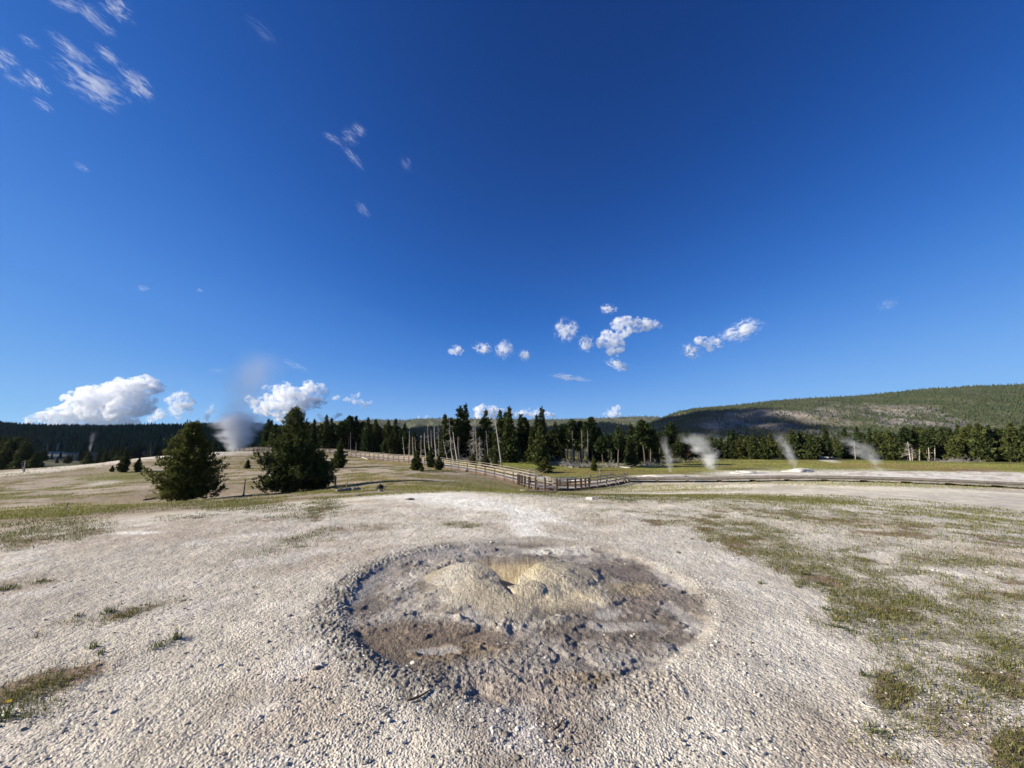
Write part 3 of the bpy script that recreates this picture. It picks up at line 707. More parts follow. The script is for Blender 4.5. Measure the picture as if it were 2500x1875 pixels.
def conifer(seed, h, R, base, prof, levels, per, spray, n_spray, rise=0.15, blades=2, lean=0.0, sparse=0.0, clump=0.0, limbs=True, width=0.22, shoot=0):
    """returns (crown MB, trunk MB) of a conifer h tall whose crown is R wide at prof 1"""
    rng = np.random.default_rng(seed)
    crown, trunk = MB(), MB()
    zz = np.linspace(0, 1, 9)
    bend = np.stack([lean * h * zz ** 1.6 + 0.012 * h * np.sin(zz * 5 + seed), 0.010 * h * np.cos(zz * 4 + seed) - 0.010 * h, zz * h], 1)
    trunk.tube(bend, 0.017 * h * (1 - zz * 0.93) + 0.004 * h * np.exp(-zz * 30), 7)
    pp, oo, ss = [], [], []
    for k in range(levels):
        t = (k + rng.random() * 0.8) / levels
        if rng.random() < sparse * (1 - t): continue
        z = h * (base + (1 - base) * t * 0.985)
        c = np.array([np.interp(z / h, zz, bend[:, 0]), np.interp(z / h, zz, bend[:, 1]), z])
        rad = R * np.interp(t, prof[0], prof[1]) * (0.85 + 0.3 * rng.random())
        nb = max(3, int(per * (0.5 + 0.6 * rad / R)))
        a0 = rng.random() * 6.28
        for b in range(nb):
            a = a0 + (b + rng.random() * 0.8) / nb * 6.28
            ln = rad * (0.55 + 0.6 * rng.random())
            if clump: ln *= 0.62 + 0.75 * float(vnoise(np.array([a * 1.3 + 40 * clump]), np.array([t * 7.0]), seed)[0])
            up = rise * (0.6 + 0.8 * t) + rng.normal(0, 0.12)
            tip = c + np.array([math.cos(a) * ln, math.sin(a) * ln, up * ln])
            m = max(2, int(n_spray * (0.35 + 0.65 * ln / R)))
            u = 0.18 + 0.82 * rng.random(m) ** 0.7
            p = c + (tip - c) * u[:, None] + rng.normal(0, 1, (m, 3)) * (0.10 * ln * (1.15 - 0.5 * u) + 0.02 * R)[:, None] * np.array([1, 1, 0.6])
            if shoot:                                               # bottle-brush shoots: needles crowd round many short twigs
                ax_ = (tip - c) / (ln + 1e-6) * 0.5 + np.array([0, 0, 0.75]); ax_ = ax_ + rng.normal(0, 0.3, (m, 3))
                p = (p[:, None] + ax_[:, None] * (rng.random((m, shoot, 1)) * 0.30) + rng.normal(0, 0.035, (m, shoot, 3))).reshape(-1, 3); m = m * shoot
            pp.append(p); oo.append(np.tile((tip - c) / (ln + 1e-6) * 0.6 + np.array([0, 0, 0.25 + rise]), (m, 1))); ss.append(np.full(m, spray * (0.75 + 0.4 * rad / R)))
            if limbs and ln > 0.35 * R: trunk.tube(np.stack([c, c + (tip - c) * 0.5 + [0, 0, -0.03 * ln], c + (tip - c) * 0.9]), [0.010 * ln + 0.003 * h, 0.008 * ln, 0.004 * ln], 4, False)
    pp.append(np.array([[bend[-1, 0], bend[-1, 1], h * (0.955 + 0.015 * q)] for q in range(4)])); oo.append(np.tile([0, 0, 1.0], (4, 1))); ss.append(np.full(4, spray * 0.6))
    V, q, r = tufts(np.concatenate(pp), np.concatenate(ss), rng, np.concatenate(oo), blades, width)
    crown.add(V, q, r=r)
    return crown, trunk

SPIRE = ([0, .08, .3, .6, .85, 1], [.75, 1, .82, .5, .22, .05])
PINE = ([0, .15, .4, .7, .9, 1], [.5, .95, 1, .7, .4, .12])
YOUNG = ([0, .1, .3, .6, .85, 1], [.8, 1, .88, .55, .25, .06])
VAR = {}
def variant(key, crown, trunk, needle=NEEDLE):
    c = mesh_np('crown', np.concatenate(crown.v), np.concatenate(crown.q), None, False, {'rnd': np.concatenate(crown.r)}); c.materials.append(needle)
    tq = np.concatenate(trunk.q); tt = np.concatenate(trunk.t) if trunk.t else None
    k = mesh_np('trunk', np.concatenate(trunk.v), tq, tt, True, {'rnd': np.concatenate(trunk.r)}); k.materials.append(BARK)
    VAR.setdefault(key, []).append((c, k))
for s in range(5): variant('spruce', *conifer(200 + s, 10, 1.25 + 0.12 * s, 0.03, SPIRE, 46, 8, 0.62, 6, -0.12, 2, 0, 0.10, 0.5, False, 0.26))
for s in range(5): variant('pine', *conifer(220 + s, 10, 1.15 + 0.1 * s, 0.30 + 0.05 * s, PINE, 26, 7, 0.66, 7, 0.18, 2, 0.01, 0.25, 0.7, False, 0.28))
for s in range(4): variant('bushy', *conifer(240 + s, 10, 2.3 + 0.25 * s, 0.03, YOUNG, 34, 9, 0.78, 9, 0.22, 2, 0, 0.05, 0.6, False, 0.30), needle=YOUNG_NEEDLE)
for s in range(3): variant('ragged', *conifer(260 + s, 10, 1.0, 0.42, PINE, 20, 5, 0.6, 6, 0.05, 2, 0.02, 0.35, 0.9, False, 0.26))
variant('rusty', *conifer(270, 10, 1.3, 0.2, SPIRE, 26, 6, 0.6, 6, -0.05, 2, 0, 0.2, 0.6, False), needle=RUST_NEEDLE)

rs = random.Random(5)
def plant(name, kind, px, top, Y, label, cat='tree', group=None, wide=1.0, pick=None):
    """a tree at pixel column px, Y metres ahead, whose tip stands at pixel row top"""
    b = on_ground(px, Y)
    h = max(0.4, float(at(px, top, Y)[2]) - b[2])
    c, k = VAR[kind][rs.randrange(len(VAR[kind])) if pick is None else pick]
    e = empty(name, (b[0], b[1], b[2] - 0.02 * h), label, cat, group)
    s = h / 10.0
    e.scale = (s * wide, s * wide, s * 1.02); e.rotation_euler.z = rs.random() * 6.28
    link('trunk', k, e); link('crown', c, e)
    return e

# two big young pines on the near slope
def big_pine(px, Y, top, seed, R_px, prof, label, lean=0.0, levels=60, nspray=24):
    b = on_ground(px, Y); h = float(at(px, top, Y)[2]) - b[2]; R = R_px * Y / F_PX
    e = empty('pine_tree', b - np.array([0, 0, 0.05]), label, 'tree')
    cr, tr = conifer(seed, h, R, 0.02, prof, levels, 10, 0.15, nspray, 0.14, 2, lean, 0.06, 0.7, True, 0.17, 9)
    tr.build('trunk', BARK, e, True); cr.build('crown', PINE_NEEDLE, e)
    return e
big_pine(452, 30, 1033, 301, 56, ([0, .05, .18, .40, .62, .80, .92, 1], [.70, .92, 1, .92, .70, .44, .24, .10]), 'dense dark green bushy pine with a broad rounded outline, beside the taller pointed pine', 0.0, 54, 10)
big_pine(708, 32, 998, 302, 66, ([0, .08, .25, .42, .52, .66, .80, .92, 1], [.80, .95, 1, .92, .62, .46, .34, .20, .08]), 'tall pointed pine with a broad dense skirt in front of the white railing', 0.0, 56, 10)
big_pine(772, 33.5, 1108, 303, 30, ([0, .3, .7, 1], [.9, 1, .75, .3]), 'dense low shrubby pine pressed against the right side of the tall pointed pine', 0.0, 20, 8)
# ------------------------------------------------------------------ single trees
plant('conifer', 'bushy', 827, 1074, hit(827, 1143)[1], 'small dense conifer beside the railing, casting a long shadow on the slope', wide=0.8)
plant('conifer', 'bushy', 604, 1122, 66, 'tiny round conifer alone on the bare slope between the two big pines', wide=1.25)
plant('conifer', 'bushy', 300, 1099, hit(300, 1153)[1], 'small open conifer on the left slope, taller of a close pair', wide=0.85)
plant('conifer', 'bushy', 336, 1118, hit(336, 1151)[1], 'short conifer leaning on the taller small conifer on the left slope', wide=1.0)
plant('conifer', 'bushy', 273, 1136, hit(273, 1152)[1], 'knee high conifer at the left foot of the small pair on the slope', wide=0.9)
plant('conifer', 'bushy', 1016, 1100, hit(1016, 1148)[1], 'young green conifer in front of the railing, leftmost of a clump of three', wide=1.0)
plant('conifer', 'bushy', 1051, 1093, hit(1051, 1141)[1], 'young green conifer in front of the railing, middle and tallest of a clump of three', wide=0.95)
plant('conifer', 'bushy', 1071, 1114, hit(1071, 1147)[1], 'low rounded conifer in front of the railing, rightmost of a clump of three', wide=1.3)
plant('conifer', 'bushy', 1030, 1136, hit(1030, 1151)[1], 'waist high green shrub at the foot of the conifer clump by the railing', 'shrub', wide=1.4)
plant('pine_shrub', 'bushy', 1330, 1116, hit(1330, 1154)[1], 'broad bright green pine shrub alone on the grass beyond the boardwalk bend', 'shrub', wide=1.5)
plant('conifer', 'bushy', 1450, 1113, hit(1450, 1150)[1], 'small dark cone shaped conifer on the grass with a tiny dead snag beside it', wide=0.85)
plant('conifer', 'pine', 1471, 1067, 72, 'slender young conifer with a thin bare stem standing out on the meadow edge', wide=1.3)
for px, top, Y, w, lb in ((1155, 1108, 66, 1.3, 'low bush left of the leaning bleached snag'), (1185, 1104, 64, 1.2, 'green bush just left of the leaning bleached snag'), (1210, 1112, 66, 1.2, 'dark bush behind the boardwalk rail, right of the leaning snag')):
    plant('conifer_bush', 'bushy', px, top, Y, lb, 'shrub', 'bushes behind the boardwalk rail', w)

# ------------------------------------------------------------------ forest trees one can tell apart
HERO = [
 # shaded wood behind the hilltop railing
 ('spruce', 650, 1024, 128, 'spruce top poking up above the steam at the left end of the shaded wood'), ('spruce', 655, 1027, 132, 'shaded spruce behind the left shoulder of the tall pointed pine'),
 ('spruce', 760, 1024, 118, 'tall narrow spruce just right of the tall pointed pine tip, in the shaded wood'), ('spruce', 791, 1014, 118, 'tallest spruce of the shaded wood behind the railing'),
 ('spruce', 806, 1022, 121, 'spruce right beside the tallest one of the shaded wood'), ('pine', 848, 1016, 120, 'tall shaded pine with thin trunk left of the bare pole'), ('spruce', 863, 1016, 122, 'tall shaded spruce left of the railing dip'),
 ('spruce', 893, 1020, 116, 'shaded spruce with spiky top at the right of the shaded wood'), ('spruce', 912, 1024, 118, 'shaded spruce near the right end of the shaded wood'), ('spruce', 945, 1026, 116, 'shaded spruce with bushy shoulders at the right end of the shaded wood'),
 ('spruce', 963, 1023, 118, 'last tall spruce at the right end of the shaded wood'), ('spruce', 986, 1034, 118, 'pointed small spruce standing clear at the right edge of the shaded wood'),
 # sunlit short row
 ('pine', 951, 1063, 100, 'short sunlit conifer leftmost of the row behind the railing'), ('spruce', 963, 1056, 101, 'sunlit conifer second in the short row behind the railing'), ('spruce', 975, 1050, 102, 'slim sunlit conifer tallest of the short row behind the railing'),
 ('pine', 986, 1056, 101, 'round topped sunlit conifer in the short row above a leaning snag'), ('pine', 1009, 1056, 100, 'light green conifer above the thin pale trunks'), ('spruce', 1025, 1062, 101, 'short conifer between grey snags right of the short row'), ('pine', 937, 1076, 98, 'broad low conifer at the left of the sunlit short row'),
 # tall central stand
 ('spruce', 1083, 1011, 88, 'tall dark spruce leftmost of the tall central stand'), ('ragged', 1121, 992, 90, 'very tall ragged pine, left one of the twin giants'), ('spruce', 1134, 987, 92, 'very tall spruce, right one of the twin giants'),
 ('pine', 1098, 1022, 92, 'dark pine filling behind the leftmost tall spruce'), ('ragged', 1182, 1002, 90, 'tall thin pine with a small tufted top against the white cloud'), ('spruce', 1223, 1003, 86, 'dark spruce left neighbour of the broad pointed spruce'), ('spruce', 1233, 1006, 88, 'spruce tucked just left of the broad pointed spruce'),
 ('spruce', 1245, 994, 80, 'broad tall pointed spruce right of the leaning snag'), ('ragged', 1272, 1013, 92, 'thin topped pine right of the broad pointed spruce'), ('pine', 1281, 1021, 92, 'dark pine between the two tallest pointed spruces'), ('spruce', 1313, 1014, 88, 'spruce at the left shoulder of the tallest pointed spruce'),
 ('spruce', 1323, 995, 80, 'tall layered spruce tallest right of centre, rising above its row'), ('bushy', 1318, 1042, 74, 'bright green bushy spruce below the tall layered spruce'), ('spruce', 1300, 1040, 84, 'shaded conifer behind the bright green bushy spruce'), ('spruce', 1355, 1031, 92, 'pointed spruce right of the tall layered spruce'),
 ('pine', 1375, 1036, 90, 'bare stemmed pine at the left of the open trunk group'), ('pine', 1399, 1025, 88, 'tall pine with long grey bare trunk in the open trunk group'), ('pine', 1420, 1029, 88, 'tall pine with thin crown in the middle of the open trunk group'), ('pine', 1434, 1030, 86, 'pine with reddish bare trunk in the open trunk group'),
 ('pine', 1448, 1020, 90, 'highest topped pine at the right of the open trunk group'), ('spruce', 1466, 1044, 90, 'conifer right of the open trunk group'), ('ragged', 1511, 1040, 76, 'slim pine with a pale lower trunk left of the dense pointed spruce'), ('spruce', 1542, 1033, 74, 'dense pointed dark spruce at the right edge of the central stand'),
 ('pine', 1573, 1027, 80, 'tall open pine right of the dense pointed spruce'), ('pine', 1590, 1036, 82, 'open pine at the right end of the central stand'),
 # right belt
 ('pine', 1642, 1033, 108, 'tall pine left of the rusty conifer'), ('spruce', 1628, 1050, 106, 'conifer behind the thin steam left of the rusty one'), ('rusty', 1674, 1068, 100, 'rust brown dying conifer left of the drifting steam'), ('pine', 1662, 1064, 100, 'short pine with pale stem touching the rusty conifer'),
 ('spruce', 1681, 1050, 110, 'dark conifer behind the rusty one'), ('spruce', 1741, 1057, 118, 'dark conifer just behind the drifting steam'), ('spruce', 1786, 1046, 118, 'tall dark conifer right of the drifting steam'), ('spruce', 1800, 1048, 118, 'dark conifer twin of the tall one right of the steam'),
 ('bushy', 1868, 1070, 112, 'broad dark low conifer left of the thin rising steam'), ('bushy', 1840, 1066, 114, 'round dark conifer in the belt between two steam plumes'), ('bushy', 1940, 1050, 112, 'broad green conifer right of the thin rising steam'), ('bushy', 1962, 1054, 112, 'broad olive conifer above the white bank'), ('bushy', 1985, 1062, 108, 'round green conifer just above the white sinter bank'),
 ('spruce', 2021, 1037, 112, 'dark tall conifer above the right end of the white bank'), ('spruce', 2070, 1046, 114, 'conifer behind the steam drifting over the right meadow'), ('spruce', 2102, 1042, 112, 'conifer rising right of the drifting haze in the right belt'), ('spruce', 2131, 1045, 114, 'dark spruce at the dip of the right belt'),
 ('bushy', 2150, 1052, 104, 'sunlit broad pine right of the dip in the belt'), ('bushy', 2180, 1056, 102, 'sunlit round pine left of the dead grey branchy snag'), ('pine', 2219, 1044, 100, 'olive pine with a pale bark trunk behind the grey branchy snag'), ('bushy', 2243, 1052, 100, 'broad pine above three pale trunks at the meadow edge'),
 ('pine', 2268, 1058, 98, 'pine with a pale trunk at the meadow edge'), ('bushy', 2305, 1056, 100, 'broad sunlit pine left of the big rounded sunlit pines'), ('bushy', 2365, 1046, 96, 'big layered sunlit pine in the right belt'), ('bushy', 2402, 1034, 92, 'big rounded yellow green pine, tallest of the right belt'),
 ('bushy', 2448, 1046, 92, 'big olive pine near the right border'), ('bushy', 2484, 1034, 88, 'big dense pine at the right border'), ('bushy', 2335, 1064, 94, 'low spreading pine over the deadwood in the right belt')]
for kind, px, top, Y, lb in HERO:
    plant({'spruce': 'spruce_tree', 'pine': 'pine_tree', 'bushy': 'pine_tree', 'ragged': 'pine_tree', 'rusty': 'conifer'}[kind], kind, px, top, Y, lb,
          wide={'spruce': 1.05, 'pine': 1.1, 'bushy': 0.95, 'ragged': 1.1, 'rusty': 1.1}[kind])
def fill(n, x0, x1, Y0, Y1, sky_line, drop, kinds, label, group, seed):
    rq = random.Random(seed)
    for k in range(n):
        px = x0 + (x1 - x0) * (k + rq.random()) / n
        top = np.interp(px, *zip(*sky_line)) + drop * rq.random() ** 0.8
        kd = rq.choice(kinds)
        plant('conifer', kd, px, top, Y0 + (Y1 - Y0) * rq.random(), label, 'tree', group, wide=1.12)
fill(62, 640, 1000, 118, 150, [(640, 1040), (700, 1034), (760, 1026), (850, 1024), (900, 1028), (960, 1034), (1000, 1052)], 16, ['spruce', 'spruce', 'pine'], 'unlit dark conifer in the shaded wood behind the hilltop railing', 'conifers of the shaded wood behind the railing', 1)
fill(16, 1000, 1080, 105, 140, [(1000, 1066), (1040, 1074), (1080, 1060)], 14, ['spruce', 'pine'], 'short conifer in the gap behind the pale snags', 'conifers in the gap behind the pale snags', 2)
fill(30, 1085, 1350, 90, 125, [(1085, 1030), (1150, 1028), (1200, 1034), (1350, 1034)], 26, ['spruce', 'spruce', 'pine'], 'dark conifer filling the tall central stand behind the front trees', 'conifers filling the tall central stand', 3)
fill(30, 1340, 1620, 88, 120, [(1340, 1050), (1400, 1036), (1480, 1046), (1560, 1044), (1620, 1056)], 22, ['spruce', 'pine', 'pine'], 'dark conifer in the back rows above the deadwood', 'conifers in the back rows above the deadwood', 4)
fill(54, 1610, 2110, 116, 150, [(1610, 1056), (1700, 1066), (1800, 1060), (1950, 1056), (2110, 1052)], 16, ['spruce', 'spruce', 'bushy', 'bushy'], 'conifer in the dense belt below the cliff at the far meadow edge', 'conifers in the belt below the cliff', 5)
fill(50, 2100, 2640, 108, 150, [(2110, 1052), (2230, 1042), (2330, 1036), (2420, 1034), (2640, 1030)], 18, ['bushy', 'spruce', 'bushy'], 'conifer in the back of the green belt at the right', 'conifers at the back of the right belt', 6)
fill(22, -60, 90, 128, 190, [(-60, 1052), (40, 1062), (75, 1090), (90, 1110)], 14, ['spruce', 'bushy'], 'black looking conifer in the dark grove at the left border', 'conifers of the dark grove at the left border', 7)
fill(38, 90, 600, 200, 300, [(90, 1088), (140, 1102), (190, 1092), (300, 1084), (380, 1078), (600, 1066)], 14, ['spruce', 'spruce', 'bushy'], 'dark conifer in the shaded valley below the left ridge', 'conifers in the shaded left valley', 8)

# ------------------------------------------------------------------ dead trees
def snag(tx, ty, bx, by, label, Y=None, r=0.11, branches=0, blen=1.2, mat=PALE_WOOD, curve=0.0, seed=0, twig=GREY_TWIG, droop=-0.35, low=0.25):
    rq = np.random.default_rng(1000 + seed)
    b = hit(bx, by) if Y is None else on_ground(bx, Y)
    tp = at(tx, ty, b[1])
    L = tp - b
    z = np.linspace(0, 1, 8)
    path = L[None] * z[:, None]; path[:, 0] += curve * np.linalg.norm(L) * (z ** 2 - z)
    m = MB(); m.tube(path, r * (1 - 0.72 * z), 6)
    for k in range(3):
        a = rq.random() * 6.28; c = L * (0.3 + 0.6 * rq.random())
        m.tube([c, c + np.array([math.cos(a), math.sin(a), 0.2]) * r * 4], [r * 0.3, r * 0.1], 4, False)
    e = empty('dead_tree', b - np.array([0, 0, 0.05]), label, 'dead tree')
    m.build('trunk', mat, e, True)
    if branches:
        w = MB()
        for k in range(branches):
            u = low + (0.98 - low) * rq.random(); c = np.array([np.interp(u, z, path[:, i]) for i in range(3)])
            a = rq.random() * 6.28; ln = blen * (1.05 - u * 0.8) * (0.4 + 0.8 * rq.random())
            d = np.array([math.cos(a), math.sin(a), droop + 0.3 * rq.random()])
            p1 = c + d * ln * 0.5; p2 = c + d * ln + np.array([0, 0, -0.15 * ln])
            w.tube([c, p1, p2], [0.045, 0.03, 0.012], 3, False)
            for q in range(2):
                s = c + d * ln * (0.4 + 0.5 * rq.random()); w.tube([s, s + rq.normal(0, 0.22 * ln, 3) + [0, 0, -0.1 * ln]], [0.022, 0.008], 3, False)
        w.build('bare_branches', twig, e)
    return e
def c3(x, y): return 850 + x / 5.53, 950 + y / 5.53
SN = [((735, 640), (765, 850), 'pale slanting snag leftmost below the round topped conifer', 0, .0), ((828, 560), (825, 860), 'straight upright pale snag with short stubs, left of the thin pair', 6, .0), ((870, 640), (883, 880), 'slim pale snag reaching lowest beside the railing clump', 0, .03),
      ((900, 640), (920, 820), 'grey slanting snag just right of the slim pale one', 3, .0), ((985, 620), (985, 830), 'short grey snag with many bristly branches', 26, .0), ((1030, 585), (1060, 850), 'pale snag bending left at its top, behind the conifer clump', 3, .12),
      ((1075, 480), (1125, 820), 'tall pale snag with drooping twigs on its left side', 16, .12), ((1120, 550), (1162, 840), 'slim pale curved snag between two taller ones', 0, .12), ((1162, 500), (1198, 870), 'thickest pale snag of the group behind the clump', 10, .06),
      ((1213, 460), (1232, 860), 'tall upright snag with bushy grey twigs near its top', 30, .0), ((1285, 690), (1352, 870), 'short thin snag slanting strongly left', 0, .05), ((1380, 650), (1427, 955), 'pale snag with bent top in front of the brush', 4, .15),
      ((1415, 575), (1480, 890), 'long pale snag leaning left before the twin giants', 0, .04), ((1485, 640), (1512, 880), 'short pale snag with crooked top under the twin giants', 0, .14), ((1362, 370), (1412, 880), 'very tall dead spruce with drooping grey branches', 60, .03),
      ((1690, 440), (1692, 880), 'dead grey spruce still full of drooping branches', 110, .0), ((1775, 640), (1787, 900), 'smaller dead grey spruce with long drooping limbs', 46, .02), ((1862, 560), (1897, 930), 'pale straight snag right of the dead grey spruces', 6, .0),
      ((1700, 290), (1745, 800), 'very tall thin snag with a leaning spike top', 14, .0), ((1966, 250), (2080, 1030), 'long bleached snag leaning left, tallest of all, by the boardwalk', 20, .02)]
for k, (a, b, lb, nb, cv) in enumerate(SN):
    behind = lb.startswith('very tall')
    snag(*c3(*a), *c3(*b), lb, Y=84 if behind else float(np.interp(c3(*b)[0], [980, 1010, 1040, 1060, 1110, 1150, 1200, 1230], [97, 95, 90, 86, 80, 80, 76, 66])), r=0.17 if 'thickest' in lb or 'long' in lb else 0.13, branches=nb, blen=2.1 if nb > 40 else 1.5, curve=cv, seed=k, mat=GREY_WOOD if 'grey' in lb else PALE_WOOD)
snag(1856 / 4.424 + 450, 900 + 790 / 4.424, 1855 / 4.424 + 450, 900 + 885 / 4.424, 'short grey pole standing before the shaded wood', Y=108, branches=2, seed=31, mat=GREY_WOOD)
snag(856, 1054, 856, 1095, 'thin grey pole in the shaded wood behind the railing', Y=112, r=0.1, seed=32, mat=GREY_WOOD)
snag(62, 1122, 59, 1152, 'white weathered snag standing on the left hill crest', r=0.13, seed=33, curve=0.05, branches=2, blen=0.5)
snag(53, 1129, 57, 1151, 'thin dark leaning stick beside the white snag on the left crest', r=0.07, seed=34, mat=GREY_WOOD)
snag(369, 1078, 367, 1110, 'pale thin pole in the dark valley behind the crest', Y=112, r=0.08, seed=35, mat=GREY_WOOD)
snag(833, 1087, 849, 1114, 'thin pale snag arching over like a bow beside the small dense conifer', r=0.09, seed=36, curve=-0.45)
snag(2085, 1075, 2089, 1110, 'straight grey snag behind the haze in the right belt', Y=104, r=0.15, branches=8, blen=1.2, seed=37, mat=GREY_WOOD)
snag(2216, 1078, 2223, 1121, 'grey snag full of twisted twigs at the right meadow edge', Y=96, r=0.16, branches=50, blen=2.2, seed=38)
snag(2226, 1092, 2228, 1118, 'slanting grey snag right against the twisted one', Y=97, r=0.14, branches=14, blen=1.6, seed=39)
snag(2245, 1096, 2245, 1118, 'short pale stem third from left at the right meadow edge', Y=97, r=0.14, seed=40)
snag(2267, 1092, 2269, 1118, 'pale stem with peeling bark at the right meadow edge', Y=97, r=0.16, seed=41)
snag(2282, 1088, 2283, 1118, 'clean straight pale stem rightmost at the right meadow edge', Y=97, r=0.16, seed=42, branches=3)
snag(2335, 1078, 2336, 1098, 'grey forked dead top among the big sunlit pines', Y=94, r=0.15, branches=14, seed=43, mat=GREY_WOOD)
snag(1462, 1144, 1466, 1155, 'tiny dead snag at the foot of the small dark conifer', r=0.06, seed=44, branches=4, blen=0.5)
for tx, by, lb in ((1399, 1100, 'grey bare trunk at the left of the open trunk group'), (1422, 1105, 'slender grey trunk in the middle of the open trunk group'), (1436, 1108, 'reddish grey trunk at the right of the open trunk group')):
    snag(tx - 2, 1050, tx, by, lb, Y=80, r=0.14, seed=int(tx), branches=8, blen=0.9, mat=GREY_WOOD)

# ------------------------------------------------------------------ fallen logs and brush
def log(a, b, label, r=0.11, mat=PALE_WOOD, stubs=3, seed=0, Y=None):
    rq = np.random.default_rng(2000 + seed)
    A, B = (hit(*a), hit(*b)) if Y is None else (on_ground(a[0], Y[0]), on_ground(b[0], Y[1])); A[2] += r * 0.8; B[2] += r * 0.8
    z = np.linspace(0, 1, 7)[:, None]; path = A + (B - A) * z
    path[1:-1, 2] = np.maximum(path[1:-1, 2], ground_z(path[1:-1, 0], path[1:-1, 1]) + r * 0.7)
    o = path[0].copy(); m = MB(); m.tube(path - o, np.linspace(r, r * 0.6, 7), 7)
    for k in range(stubs):
        c = path[1 + rq.integers(5)] - o; m.tube([c, c + rq.normal(0, 0.35, 3) + [0, 0, 0.3]], [r * 0.3, r * 0.1], 4, False)
    e = m.build('fallen_log', mat, None, True); e.location = o
    return tag(e, label, 'log')
log((880, 1117.5), (899, 1123), 'short white fallen log on the slope below the railing', 0.13)
log((1482, 1122), (1540, 1128), 'long bleached fallen log on the meadow below the slim pine', 0.16, seed=1, Y=(72, 68))
log((1385, 1106), (1443, 1117), 'pale fallen trunk slanting through the deadwood', 0.16, seed=2, stubs=5, Y=(76, 70))
log((1340, 1114), (1382, 1117), 'grey fallen trunk at the left of the deadwood', 0.14, GREY_WOOD, 5, 3, (74, 73))
log((1405, 1128), (1470, 1126), 'grey log lying along the front of the deadwood', 0.14, GREY_WOOD, 5, 4, (67, 68))
log((1572, 1119), (1600, 1120), 'short pale log at the foot of the right end of the central stand', 0.12, seed=5, Y=(74, 74))
log((1386, 1123), (1398, 1132), 'short leaning stick at the front of the deadwood', 0.08, seed=6, Y=(69, 66)); log((1400, 1120), (1412, 1133), 'crossed stick leaning on the deadwood front', 0.08, seed=7, Y=(70, 66))
log((2136, 1111), (2160, 1113), 'thin pale branch lying below the right belt', 0.08, seed=8, Y=(100, 100))
log((855, 1196), (822, 1203), 'dark half buried log at the foot of the tall pointed pine', 0.10, GREY_WOOD, 4, 9, (21, 20))
log((350, 1222), (386, 1216), 'dark fallen branch under the bushy pine', 0.05, noisy_mat('dark_wood', (0.05, 0.04, 0.03), (0.11, 0.09, 0.07)), 5, 10)
log((490, 1222), (580, 1212), 'grey old log stretching left from the spiky stump', 0.07, GREY_WOOD, 3, 11, (25, 27))
log((1270, 1208), (1362, 1205), 'grey log lying in the grass before the boardwalk bend', 0.08, GREY_WOOD, 1, 12, (33, 33.5))
def brush(px, Y, w, h, n, label, seed):
    rq = np.random.default_rng(3000 + seed); c = on_ground(px, Y); s = c[1] / F_PX
    m = MB()
    for k in range(n):
        x, y = rq.normal(0, 0.42) * w * s, rq.normal(0, 1.1)
        z = float(ground_z(c[0] + x, c[1] + y)) - c[2] + abs(rq.normal(0, 0.4)) * h * s * max(0.2, 1 - abs(x) / (w * s))
        d = rq.normal(0, 1, 3) * np.array([1, .7, .4]); d /= np.linalg.norm(d); l = (0.5 + 1.6 * rq.random())
        p = np.array([x, y, z]); q = p + d * l; q[2] = max(q[2], p[2] - 0.2)
        m.tube([p, (p + q) / 2 + rq.normal(0, .08, 3), q], [0.035, 0.025, 0.01], 3, False)
    o = m.build('brush_pile', GREY_TWIG); o.location = c
    return tag(o, label, 'brush pile')
brush(1165, 84, 60, 16, 240, 'wide heap of dead brush under the snags behind the railing', 1)
brush(1120, 88, 45, 12, 150, 'dead brush in front of the twin giant trees', 2)
brush(1370, 74, 50, 16, 220, 'tangle of deadwood right of the tall layered spruce', 3)
brush(1415, 69, 50, 12, 200, 'tangle of deadwood in the middle of the meadow edge', 4)
brush(1495, 71, 40, 16, 160, 'reddish brush heap by the slim pine with pale trunk', 5)
brush(1590, 76, 55, 12, 180, 'brush heap at the right foot of the central stand', 6)
brush(1640, 94, 50, 12, 160, 'brush heap under the thin steam left of the rusty conifer', 7)
brush(1720, 104, 30, 10, 90, 'small dark brush pile below the drifting steam', 8)
brush(2330, 90, 60, 10, 200, 'grey deadwood under the pines of the right belt', 9)
brush(1275, 54, 45, 8, 120, 'dead branches beyond the boardwalk rail near the bend', 10)
# ------------------------------------------------------------------ boardwalks
PLANK = noisy_mat('weathered_planks', (0.27, 0.235, 0.20), (0.40, 0.36, 0.315), 2.5, (1, 1, 1), 0.4, 0.01)
RAIL = noisy_mat('weathered_rails', (0.20, 0.165, 0.135), (0.33, 0.29, 0.245), 2.5, (1, 1, 1), 0.4, 0.01)
BROWN = noisy_mat('brown_stained_timber', (0.10, 0.07, 0.055), (0.19, 0.135, 0.105), 2.5, (1, 1, 1), 0.4, 0.01)
JOIST = noisy_mat('dark_joists', (0.09, 0.06, 0.045), (0.16, 0.115, 0.09), 2.5)
def path_of(cols, raise_):
    P = np.array([on_ground(px, Y) for px, Y in cols])
    d0 = np.concatenate([[0], np.cumsum(np.linalg.norm(np.diff(P[:, :2], axis=0), axis=1))])
    s = np.linspace(0, d0[-1], max(20, int(d0[-1]))); ker = np.ones(7) / 7
    x, y = (np.convolve(np.pad(np.interp(s, d0, P[:, i]), 2, mode='reflect', reflect_type='odd'), np.ones(5) / 5, 'valid') for i in (0, 1))
    off = np.array([-0.9, 0, 0.9])
    zz = np.max([ground_z(x + a, y + b) for a in off for b in off], axis=0)
    zz = np.convolve(np.pad(zz, 3, mode='edge'), ker, 'valid')
    P = np.stack([x, y, zz + raise_ - 0.08], 1)
    d = np.concatenate([[0], np.cumsum(np.linalg.norm(np.diff(P[:, :2], axis=0), axis=1))])
    return P, d
